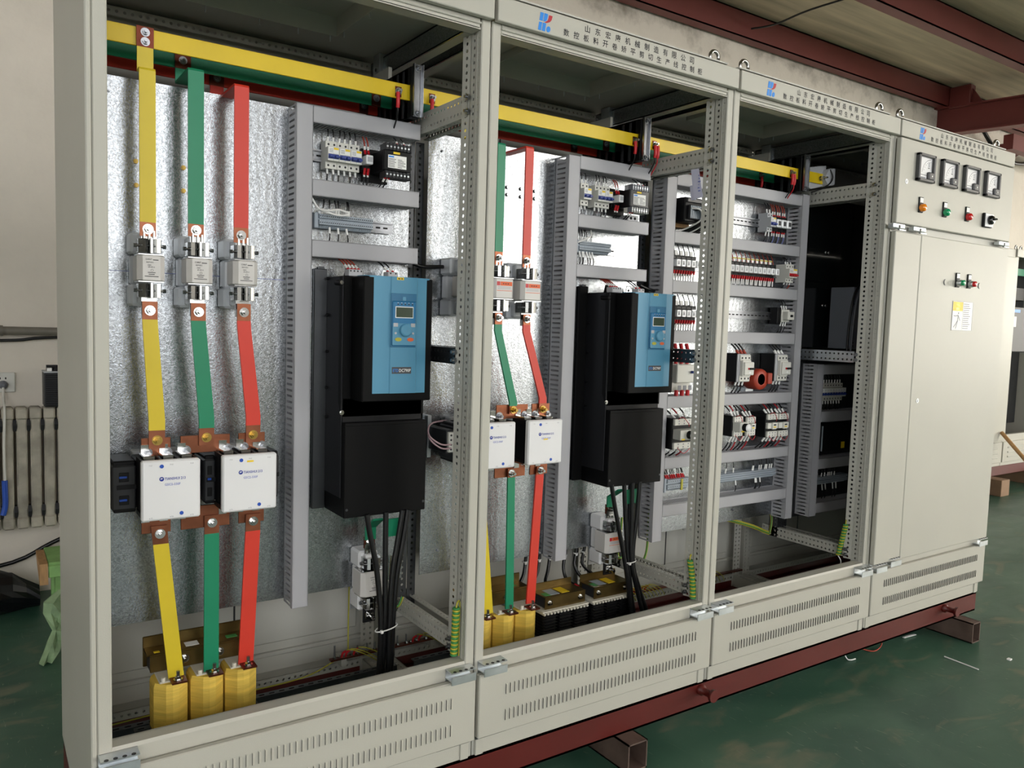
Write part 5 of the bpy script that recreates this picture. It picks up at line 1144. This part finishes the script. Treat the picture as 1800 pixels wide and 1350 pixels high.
# ------------------------------------------------------------------ third cabinet: relay rows
rail(2.09, 2.80, 1.739, 'rail carrying the upper relay row' + W3); rail(2.09, 2.79, 1.55, 'long half-empty rail under the upper relay row' + W3); rail(2.24, 2.80, 1.953, 'rail with empty left half in the top row' + W3)
def relay(x, z, lab, grp, yellow, red_up):
    w = .0215; t = thing('plug_in_relay', (x + w / 2, .43, z - .04), lab, 'relay', grp)
    s = MB(); s.box(x - .003, x + w + .003, .405, YP - .006, z - .044, z + .036, 'black', .001); s.box(x - .003, x + w + .003, .385, .405, z + .018, z + .032, 'black'); s.box(x - .003, x + w + .003, .388, .405, z - .034, z - .014, 'black')
    for q in range(3): s.box(x + .001 + .007 * q, x + .005 + .007 * q, .3845, .3855, z + .021, z + .025, 'meter')
    s.build('socket', t)
    s = MB(); s.box(x, x + w, .355, .405, z - .014, z + .014, 'clear', .002); s.box(x + .004, x + w - .006, .3545, .3552, z - .009, z + .009, 'grey_dev'); s.box(x + .008, x + .012, .354, .3548, z - .006, z + .002, 'ink_grey'); s.build('cover', t)
    s = MB(); s.box(x + .001, x + w - .004, .398, .402, z + .033, z + .052, 'tag'); 
    if yellow: s.box(x - .003, x + w + .003, .3975, .399, z + .045, z + .050, 'wire_yg')
    s.build('marker_tag', t)
    lead(t, x + w, z + .03, x + w + .003, z + .078, .39, 'ct_red' if red_up else 'black_rubber', None, r=.0018)
    for q in range(2):
        cx = x + .003 + .014 * q; lead(t, cx, z - .026, cx + random.uniform(-.004, .006), z - .072, .384, 'black_rubber', 'wire_white', cap='red_cap', capl=.014, fr=.8, y1=.395)
    return t
GU = 'plug-in relays in the upper relay row'; GL = 'plug-in relays in the lower relay row'
r0 = relay(2.0965, 1.741, 'x', GU, False, False); r1 = relay(2.413, 1.741, 'x', GU, True, True)
r0['label'] = 'first relay from the left in the upper row, left of the post'
r1['label'] = 'first relay right of the post in the upper row'
for k in range(1, 5): dup(r0, r0.location + Vector((.0282 * k, 0, 0)), ORD[k] + ' relay from the left in the upper row, left of the post')
for k in range(1, 11): dup(r1, r1.location + Vector((.0292 * k, 0, 0)), ORD[k] + ' relay right of the post in the upper row')
for k in range(5): dup(r0, r0.location + Vector((.014 + .0282 * k, 0, -.1985)), ORD[k] + ' relay from the left in the lower row, left of the post', GL)

# ------------------------------------------------------------------ third cabinet: larger devices
def dev(name, lab, cat, loc, grp=None): return thing(name, loc, lab, cat, grp)
# top row: black controller with wire bunch, breaker, timer blocks
t = dev('controller', 'black control module with bunch of black wires in top row' + W3, 'controller', (2.16, YP, 1.9))
MB().box(2.105, 2.205, .335, .438, 1.9, 1.995, 'black', .004).build('body', t)
s = MB(); s.box(2.11, 2.20, .325, .336, 1.975, 1.99, 'meter', .002); s.box(2.12, 2.2, .32, .336, 1.91, 1.965, 'dark', .003)
for q in range(8): s.box(2.122 + .0095 * q, 2.128 + .0095 * q, .318, .321, 1.913, 1.962, 'grey_plastic')
s.build('terminal_plug', t)
MB().box(2.105, 2.2, .40, .438, 1.885, 1.9, 'wood').build('bracket', t)
for q in range(9): 
    s = MB(); x = 2.125 + .0095 * q; s.tube([(x, .318, 1.95 - .003 * (q % 3)), (x + .03, .30, 1.945), (x + .05, .315, 1.91), (x + .03 + .004 * q, .37, 1.88), (x - .01 + .008 * q, .40, 1.862)], .0032, 'black_rubber' if q % 4 else 'wire_white', 6); s.build('wire_lead', t)
breaker(2.663, 1.955, 2, 'small grey breaker with blue toggle in the top row' + W3, None, front=.365, body='grey_dev', ups=2.04, downs=1.866)
for q, w in enumerate(('left', 'middle', 'right')):
    t = dev('timer_relay', w + ' one of three black clear-covered blocks in the top row' + W3, 'relay', (2.72 + .035 * q, YP, 1.92), 'black clear-covered blocks'); x = 2.703 + .0345 * q
    MB().box(x, x + .033, .39, .434, 1.92, 1.985, 'black', .002).build('base', t); MB().box(x + .002, x + .031, .362, .39, 1.935, 1.97, 'clear', .003).build('cover', t); MB().box(x + .008, x + .025, .3613, .3622, 1.943, 1.962, 'meter').build('inner_mechanism', t)
    for p in range(2): lead(t, x + .01 + .014 * p, 1.98, x + .005 + .014 * p, 2.04, .395, 'ct_red', 'tag', cap='red_cap'); lead(t, x + .01 + .014 * p, 1.925, x + .011 + .013 * p, 1.865, .395, 'ink_lilac' if p else 'black_rubber', 'tag', cap='red_cap')
breaker(2.802, 1.742, 3, 'grey breaker with red lever at right of the upper relay row' + W3, None, front=.36, tog='red_cap', pw=.0185, body='ivory', ups=1.815, downs=1.674)
# motor breaker at the end of the lower rail
t = dev('motor_starter', 'small white motor starter at the right end of the empty rail' + W3, 'starter', (2.83, YP, 1.528))
MB().box(2.775, 2.80, .39, .434, 1.515, 1.59, 'black', .002).build('rail_stop', t)
s = MB(); s.box(2.805, 2.86, .39, .434, 1.525, 1.582, 'ivory', .002); s.box(2.81, 2.855, .36, .39, 1.535, 1.572, 'ivory', .002); s.build('body', t); MB().box(2.826, 2.838, .355, .361, 1.548, 1.558, 'black').build('push_button', t)
for q in range(3): lead(t, 2.815 + .016 * q, 1.58, 2.80 + .016 * q, 1.624, .40); lead(t, 2.815 + .016 * q, 1.528, 2.80 + .018 * q, 1.477, .40)
# moulded case breaker left of the post
t = dev('moulded_case_breaker', 'large cream moulded case breaker left of the second post' + W3, 'circuit breaker', (2.17, YP, 1.225))
s = MB(); s.box(2.105, 2.225, .375, .438, 1.225, 1.345, 'ivory', .003); s.box(2.115, 2.215, .345, .375, 1.265, 1.338, 'ivory', .003)
for q in range(3): s.box(2.122 + .03 * q, 2.14 + .03 * q, .3435, .346, 1.235, 1.255, 'ink_grey', .002)
s.build('body', t); MB().box(2.19, 2.204, .33, .346, 1.303, 1.313, 'toggle', .002).build('toggle', t)
for q in range(3):
    s = MB(); s.tube([(2.13 + .032 * q, .36, 1.235), (2.13 + .032 * q, .36, 1.212)], .0085, 'red_cap', 10, curve=False); s.build('lower_sleeve', t)
    s = MB(); s.tube([(2.13 + .032 * q, .37, 1.34), (2.13 + .033 * q, .37, 1.385), (2.13 + .033 * q, .38, 1.42)], .0075, 'red_cap', 10); s.build('upper_sleeve', t)
def motor_breaker(x, lab, w=.08):
    t = dev('motor_breaker', lab, 'circuit breaker', (x + w / 2, YP, 1.262), 'black and white motor breakers beside the red ring')
    s = MB(); s.box(x, x + w, .362, .438, 1.262, 1.383, 'black', .002); s.build('case', t)
    s = MB(); s.box(x, x + w, .356, .3625, 1.262, 1.382, 'grey_dev', .002); s.box(x + .01, x + w - .004, .350, .357, 1.352, 1.378, 'ivory', .002); s.box(x + .01, x + w - .004, .350, .357, 1.264, 1.289, 'ivory', .002); s.box(x + .02, x + w, .332, .357, 1.292, 1.348, 'ivory', .003); s.box(x + .016, x + w - .012, .34, .357, 1.286, 1.356, 'ivory', .002)
    for q in range(3):
        for zz in (1.365, 1.277): s.box(x + .017 + .022 * q, x + .025 + .022 * q, .3494, .3503, zz - .004, zz + .004, 'ink')
    s.build('front_plate', t); MB().box(x + .045, x + .072, .322, .333, 1.316, 1.324, 'hole').build('rocker', t); MB().box(x + .04, x + .05, .328, .333, 1.316, 1.324, 'red_cap').build('red_mark', t); MB().box(x + .048, x + .06, .3315, .333, 1.30, 1.308, 'tag').build('test_button', t)
    for q in range(3): lead(t, x + .02 + .022 * q, 1.38, x - .008 + .022 * q, 1.424, .37, 'black_rubber', 'ct_red' if x < 2.6 else 'tag', r=.004, y1=.39); lead(t, x + .02 + .022 * q, 1.27, x + .005 + .022 * q, 1.212, .375, 'black_rubber', 'tag', r=.003, y1=.39)
motor_breaker(2.485, 'black and white motor breaker at left of the red ring' + W3); motor_breaker(2.735, 'black and white motor breaker at right of the red ring' + W3)
t = dev('current_transformer', 'red ring current transformer between the motor breakers' + W3, 'current transformer', (2.635, YP, 1.23))
s = MB(); s.lathe((2.632, .345, 1.272), 'y', [(.024, 0), (.043, 0), (.046, .008), (.046, .06), (.043, .068), (.024, .068), (.024, 0)], 'ct_red', 32); s.build('ring', t); MB().box(2.668, 2.695, .336, .40, 1.252, 1.3, 'ct_red', .003).build('terminal_box', t); MB().box(2.61, 2.66, .41, .438, 1.215, 1.232, 'zinc').build('foot', t)
# contactor row
def contactor3(x, w, z0, z1, front, lab, grp, timer=False, over=False, wires=3):
    t = dev('contactor', lab, 'contactor', (x + w / 2, YP, z0), grp)
    MB().box(x, x + w, front + .012, .436, z0, z1, 'black', .003).build('body', t)
    s = MB(); s.box(x + .004, x + w - .002, front + .002, front + .02, z1 - .028, z1 - .002, 'ivory', .002); s.box(x + .004, x + w - .002, front + .002, front + .02, z0 + .002, z0 + .028, 'ivory', .002)
    for q in range(3):
        for zz in (z1 - .01, z1 - .021, z0 + .01, z0 + .021): s.cyl((x + w * (.25 + .26 * q), front + .002, zz), 'y', .003, -.0006, 'ink_grey', 10)
    s.build('terminal_cover', t)
    s = MB(); zc = (z0 + z1) / 2
    if timer:
        s.box(x + .004, x + w - .004, front - .03, front + .012, zc - .02, zc + .02, 'ivory', .002); s.build('timer_block', t)
        s = MB(); s.lathe((x + w * .5, front - .03, zc), 'y', [(.017, 0), (.017, -.02), (.0165, -.02)], 'black', 20); s.lathe((x + w * .5, front - .05, zc), 'y', [(.0165, 0), (.015, -.003), (.001, -.0035)], 'white', 20); s.build('timer_knob', t)
        MB().box(x + .012, x + .03, front - .031, front - .029, zc - .02, zc - .014, 'label_yellow').build('yellow_label', t)
    else:
        s.box(x + .002, x + w - .002, front, front + .014, zc - .014, zc + .012, 'ivory', .002); s.box(x + w * .35, x + w * .72, front - .008, front + .002, zc - .016, zc + .014, 'ivory', .002); s.box(x + w * .42, x + w * .64, front - .009, front - .007, zc + .001, zc + .006, 'hole'); s.box(x + w * .42, x + w * .64, front - .009, front - .007, zc - .008, zc - .003, 'label_yellow'); s.build('front_plate', t)
    for q in range(wires):
        cx = x + w * (.2 + .28 * q); lead(t, cx, z1 - .002, cx - .02 + .012 * q, 1.162, front + .02, ['black_rubber', 'wire_red', 'black_rubber'][q % 3], 'tag', r=.003, y1=.39); lead(t, cx, z0 + .004, cx - .018 + .01 * q, .964, front + .02, ['black_rubber', 'black_rubber', 'wire_red'][q % 3], 'tag', r=.003, y1=.39)
    s = MB()
    s.tube([(x + w * .2, front + .005, z1 - .006), (x + w * .3, front - .012, z1 + .006), (x + w * .6, front - .012, z1 - .02), (x + w * .7, front - .004, z1 - .034)], .0014, 'wire_red', 5, sub=4); s.tube([(x + w * .2, front + .004, z0 + .01), (x + w * .4, front - .012, z0 - .014), (x + w * .8, front - .006, z0 + .004)], .0014, 'wire_red', 5, sub=4)
    s.build('control_wire', t)
G = 'contactors in the lower contactor row'
contactor3(2.09, .11, 1.0, 1.125, .322, 'big black contactor with timer knob and red sleeves, left of post' + W3, G, timer=True)
for q in range(4):
    pass
s = MB()
contactor3(2.458, .062, 1.03, 1.118, .335, 'black contactor with round timer knob, right of the post' + W3, G, timer=True); contactor3(2.528, .062, 1.03, 1.115, .325, 'small white-fronted contactor beside the timer contactor' + W3, G)
contactor3(2.672, .073, 1.015, 1.122, .33, 'left one of the two joined white-fronted contactors' + W3, G); contactor3(2.748, .073, 1.015, 1.121, .33, 'right one of the two joined white-fronted contactors' + W3, G)
# terminal rows
rail(2.10, 2.30, .845, 'rail carrying the big grey terminals' + W3); 
tt = strip(2.116, 10, .845, 'grey terminal strip with red sleeves at left of post' + W3, pw=.0125, h=.026, ups=range(9), zu=.918, redcap=True, front=.37)
MB().box(2.19, 2.20, .366, .372, .822, .868, 'wire_yg').build('earth_terminal', tt)
strip(2.45, 58, .838, 'very long grey terminal strip in the bottom row' + W3, pw=.0066, h=.021, ups=(7, 15, 34, 35, 41, 43, 47, 49, 52, 54), downs=(18, 38, 39, 43), zu=.915, zd=.772, front=.395)
rail(2.43, 2.85, .838, 'rail carrying the very long terminal strip' + W3)
# ------------------------------------------------------------------ busbar end clamp and cable at the top right of the third cabinet
t = dev('busbar_clamp', 'grey plastic clamp holding the end of the yellow busbar', 'clamp', (2.95, .35, 2.12))
s = MB(); s.prism([(2.865, 2.13), (2.90, 2.12), (3.0, 2.145), (3.0, 2.235), (2.87, 2.21)], 'y', .346, .40, 'grey_dev'); s.prism([(2.955, 2.17), (2.985, 2.215), (3.03, 2.222), (3.03, 2.15), (2.985, 2.14)], 'y', .318, .36, 'grey_dev'); s.build('clamp_body', t)
MB().bolt(2.945, .332, 2.17, .007, .03, 'chrome').build('bolt', t); s = MB(); s.tube([(2.99, .316, 2.212), (3.0, .308, 2.18), (2.985, .31, 2.15), (2.93, .315, 2.12), (2.88, .33, 2.10)], .003, 'black_rubber', 6); s.build('wire_lead', t)
# paper tag hanging from the brace
t = dev('paper_tag', 'white paper tag with printed columns hanging from the brace of second post', 'tag', (1.96, .14, 1.945))
s = MB(); s.loft([[(1.962, .1745, 2.056), (1.962, .137, 2.055), (1.961, .137, 2.055), (1.961, .1745, 2.056)], [(1.955, .1475, 1.946), (1.955, .105, 1.951), (1.954, .105, 1.951), (1.954, .1475, 1.946)]], 'paper'); s.build('front_sheet', t)
s = MB()
for q in range(6): s.box(1.9525, 1.9532, .117 + .004 * (q % 3), .127 + .003 * (q % 2), 1.972 + .011 * q, 1.976 + .011 * q, 'ink_lilac')
s.build('printed_marks', t)
s = MB(); s.loft([[(1.966, .18, 2.0), (1.966, .16, 2.0), (1.965, .16, 2.0), (1.965, .18, 2.0)], [(1.96, .165, 1.945), (1.96, .14, 1.945), (1.959, .14, 1.945), (1.959, .165, 1.945)]], 'paper'); s.build('rear_sheet', t)

# ------------------------------------------------------------------ devices in the dark right-end cabinet
mat('case_grey', '#7C808C', 0.4, var=0.03)
for q in range(9): breaker(3.112 + .0215 * q, 1.2, 1, (ORD[q] + ' small breaker from the left') + W4, 'breakers in the dark right-end cabinet', pw=.021, h=.042, front=.375, ups=1.287, downs=1.113, yl=False)
t = dev('supply_module', 'black module with yellow sticker' + W4, 'module', (3.24, YP, .915)); MB().box(3.118, 3.36, .375, .436, .915, 1.045, 'black', .003).build('body', t); MB().box(3.29, 3.318, .3742, .3752, .925, .957, 'label_yellow').build('yellow_sticker', t)
s = MB(); s.box(3.105, 3.145, .385, .436, .92, 1.04, 'dark', .003); s.box(3.13, 3.134, .37, .376, .92, 1.04, 'grey_plastic'); s.build('terminal_side', t)
strip(3.125, 40, .768, 'dark lit grey terminal strip' + W4, pw=.0066, ups=(1, 4, 9, 13, 17, 19, 21, 25), downs=(11, 15, 24, 28), zu=.836, zd=.677)
t = dev('power_contactor', 'grey boxed device with cables on the brace' + W4, 'device', (3.3, .3, 1.41))
MB().box(3.20, 3.52, .30, .42, 1.41, 1.70, 'case_grey', .003).build('case', t)
s = MB(); s.box(3.25, 3.45, .298, .301, 1.665, 1.69, 'hole')
for q in range(3): s.box(3.29 + .05 * q, 3.294 + .05 * q, .2975, .3, 1.665, 1.69, 'grey_dev')
s.build('vent_slot', t)
s = MB()
for zz in (1.675, 1.62, 1.6, 1.52, 1.44, 1.425): s.cyl((3.215, .30, zz), 'y', .004, -.003, 'black', 8)
s.build('screws', t); MB().box(3.26, 3.29, .26, .30, 1.405, 1.415, 'red_cap').build('red_lug', t); MB().lathe((3.315, .27, 1.41), 'z', [(.006, 0), (.006, .02), (.012, .026), (.012, .036), (.004, .042)], 'lamp_orange', 12).build('orange_cap', t)
for q in range(2): 
    s = MB(); s.tube([(3.13 + .03 * q, .27, 1.40), (3.135 + .03 * q, .27, 1.52), (3.15 + .03 * q, .265, 1.65), (3.2 + .03 * q, .26, 1.72), (3.3, .27, 1.745), (3.42, .3, 1.74)], .0055, 'wire_grey' if q else 'black_rubber', 8); s.build('cable', t)

# ------------------------------------------------------------------ meters, lamps, buttons and sign on the closed cabinet's doors
def meter(x, lab, unit):
    t = dev('panel_meter', lab, 'meter', (x + .065, 0, 2.14), 'square panel meters on the upper door'); z0, z1, w = 2.14, 2.256, .131
    s = MB(); s.box(x, x + w, -.02, -.002, z0, z0 + .012, 'meter', .002); s.box(x, x + w, -.02, -.002, z1 - .012, z1, 'meter', .002); s.box(x, x + .013, -.02, -.002, z0, z1, 'meter', .002); s.box(x + w - .013, x + w, -.02, -.002, z0, z1, 'meter', .002); s.box(x + .08, x + w - .01, -.0205, -.002, z0 + .01, z0 + .044, 'meter', .005); s.build('bezel', t)
    MB().box(x + .012, x + w - .012, -.008, -.002, z0 + .011, z1 - .011, 'white').build('dial_plate', t)
    s = MB(); y = -.0084; cx, cz, R = x + .108, z0 + .03, .068
    for i in range(12):
        a0 = math.radians(92 + 80 * i / 12); a1 = math.radians(92 + 80 * (i + 1) / 12)
        s.quad([(cx + R * math.cos(a0), y, cz + R * math.sin(a0)), (cx + R * math.cos(a1), y, cz + R * math.sin(a1)), (cx + (R - .0015) * math.cos(a1), y, cz + (R - .0015) * math.sin(a1)), (cx + (R - .0015) * math.cos(a0), y, cz + (R - .0015) * math.sin(a0))], 'ink')
        if i % 2 == 0: s.box(cx + (R - .011) * math.cos(a0) - .002, cx + (R - .011) * math.cos(a0) + .002, y, y + .0002, cz + (R - .011) * math.sin(a0) - .0015, cz + (R - .011) * math.sin(a0) + .0015, 'ink_grey')
    s.text(unit, x + .022, z1 - .03, .01, y, 'ink'); s.box(x + .086, x + .1, y, y + .0002, z0 + .06, z0 + .063, 'ink')
    for q in range(4): s.box(x + .088, x + .1, y, y + .0002, z0 + .067 + .005 * q, z0 + .0695 + .005 * q, 'ink_grey')
    s.box(x + .014, x + .08, y, y + .0002, z0 + .0285, z0 + .0305, 'ink'); s.box(x + .022, x + .07, y, y + .0002, z0 + .016, z0 + .021, 'ink_grey'); s.build('dial_markings', t)
    MB().cyl((x + .1, -.0205, z0 + .026), 'y', .004, -.002, 'tag', 10).build('zero_screw', t)
for (x, u), w in zip(((3.122, 'A'), (3.315, 'A'), (3.508, 'A'), (3.701, 'V')), ('leftmost', 'second from left', 'third from left', 'rightmost')): meter(x, w + ' of the four square black-framed meters on the upper door', u)
def lamp(x, z, k, lab, grp, y0=-.002, button=False):
    t = dev('push_button' if button else 'indicator_lamp', lab, 'push button' if button else 'indicator lamp', (x, 0, z - .02), grp)
    s = MB(); s.box(x - .017, x + .017, y0 - .006, y0, z - .02, z + .046, 'black', .002); s.build('holder', t)
    MB().box(x - .0125, x + .0125, y0 - .0068, y0 - .0055, z + .022, z + .042, 'tag').build('name_plate', t)
    if button:
        MB().lathe((x, y0 - .004, z), 'y', [(.015, 0), (.015, -.018), (.013, -.02)], 'zinc', 18).build('collar', t); MB().lathe((x, y0 - .022, z), 'y', [(.013, 0), (.013, -.012), (.011, -.014), (.001, -.0145)], k, 18).build('button_cap', t)
    else: MB().lathe((x, y0 - .005, z), 'y', [(.0165, 0), (.0165, -.012), (.0145, -.018), (.008, -.0215), (.001, -.0225)], k, 20).build('lens', t)
for x, k, w in ((3.178, 'lamp_orange', 'amber indicator lamp on the upper door under the leftmost meter'), (3.374, 'lamp_green', 'green indicator lamp on the upper door under second meter'), (3.57, 'lamp_red', 'red indicator lamp on the upper door under third meter')): lamp(x, 2.03, k, w, 'round indicator lamps on the upper door')
lamp(3.527, 1.728, 'lamp_green', 'green push button on the wide door above the warning sign', 'push buttons on the wide door', button=True); lamp(3.631, 1.728, 'lamp_red', 'red push button on the wide door above the warning sign', 'push buttons on the wide door', button=True)
t = dev('rotary_switch', 'black rotary switch with white plate on the upper door, lower right', 'switch', (3.755, 0, 2.0)); MB().box(3.71, 3.79, -.016, -.002, 1.999, 2.064, 'black', .003).build('housing', t); MB().box(3.714, 3.79, -.0185, -.0155, 2.001, 2.062, 'white', .002).build('plate', t)
s = MB(); s.lathe((3.752, -.018, 2.032), 'y', [(.021, 0), (.021, -.012), (.017, -.018), (.001, -.0185)], 'black_gloss', 20); s.prism([(-.018, 2.026), (-.018, 2.04), (-.05, 2.038), (-.052, 2.031)], 'x', 3.746, 3.758, 'black_gloss'); s.build('handle', t)
t = dev('warning_sign', 'white warning sign with yellow header and shocked figure on the wide door', 'sign', (3.597, 0, 1.512)); x, z, y = 3.506, 1.512, -.0038
s = MB(); s.box(x, x + .181, -.003, -.002, z, z + .134, 'tag'); s.box(x - .001, x + .182, -.0034, -.002, z, z + .0012, 'ink_grey'); s.box(x - .001, x + .182, -.0034, -.002, z + .1328, z + .134, 'ink_grey'); s.box(x - .001, x + .0005, -.0034, -.002, z, z + .134, 'ink_grey'); s.box(x + .1805, x + .182, -.0034, -.002, z, z + .134, 'ink_grey'); s.build('board', t)
s = MB(); s.box(x + .003, x + .09, -.0034, -.003, z + .09, z + .131, 'label_yellow'); s.build('yellow_header', t)
s = MB()
for q in range(13): s.box(x + .096, x + (.16 if q % 4 else .145) - .012 * (q % 2), y, -.0036, z + .01 + .0093 * q, z + .0125 + .0093 * q, 'ink_grey')
s.text('小心', x + .045, z + .111, .014, y, 'brass', 'c'); s.text('触电', x + .045, z + .093, .014, y, 'brass', 'c'); s.cyl((x + .054, -.0036, z + .08), 'y', .0035, -.0004, 'ink_grey', 10)
def limb(a, b2, r=.0016):
    d = (Vector((b2[0], 0, b2[1])) - Vector((a[0], 0, a[1]))).normalized(); n = Vector((-d.z, 0, d.x)) * r
    s.quad([(x + a[0] - n.x, y, z + a[1] - n.z), (x + a[0] + n.x, y, z + a[1] + n.z), (x + b2[0] + n.x, y, z + b2[1] + n.z), (x + b2[0] - n.x, y, z + b2[1] - n.z)], 'ink_grey')
for a, b2 in (((.052, .07), (.05, .044)), ((.05, .07), (.03, .066)), ((.03, .066), (.012, .067)), ((.052, .07), (.07, .046)), ((.05, .046), (.035, .03)), ((.035, .03), (.015, .014)), ((.051, .046), (.044, .028)), ((.044, .028), (.034, .008))): limb(a, b2)
s.box(x + .0915, x + .0922, y, -.0036, z + .003, z + .131, 'ink_grey'); s.build('printed_marks', t)
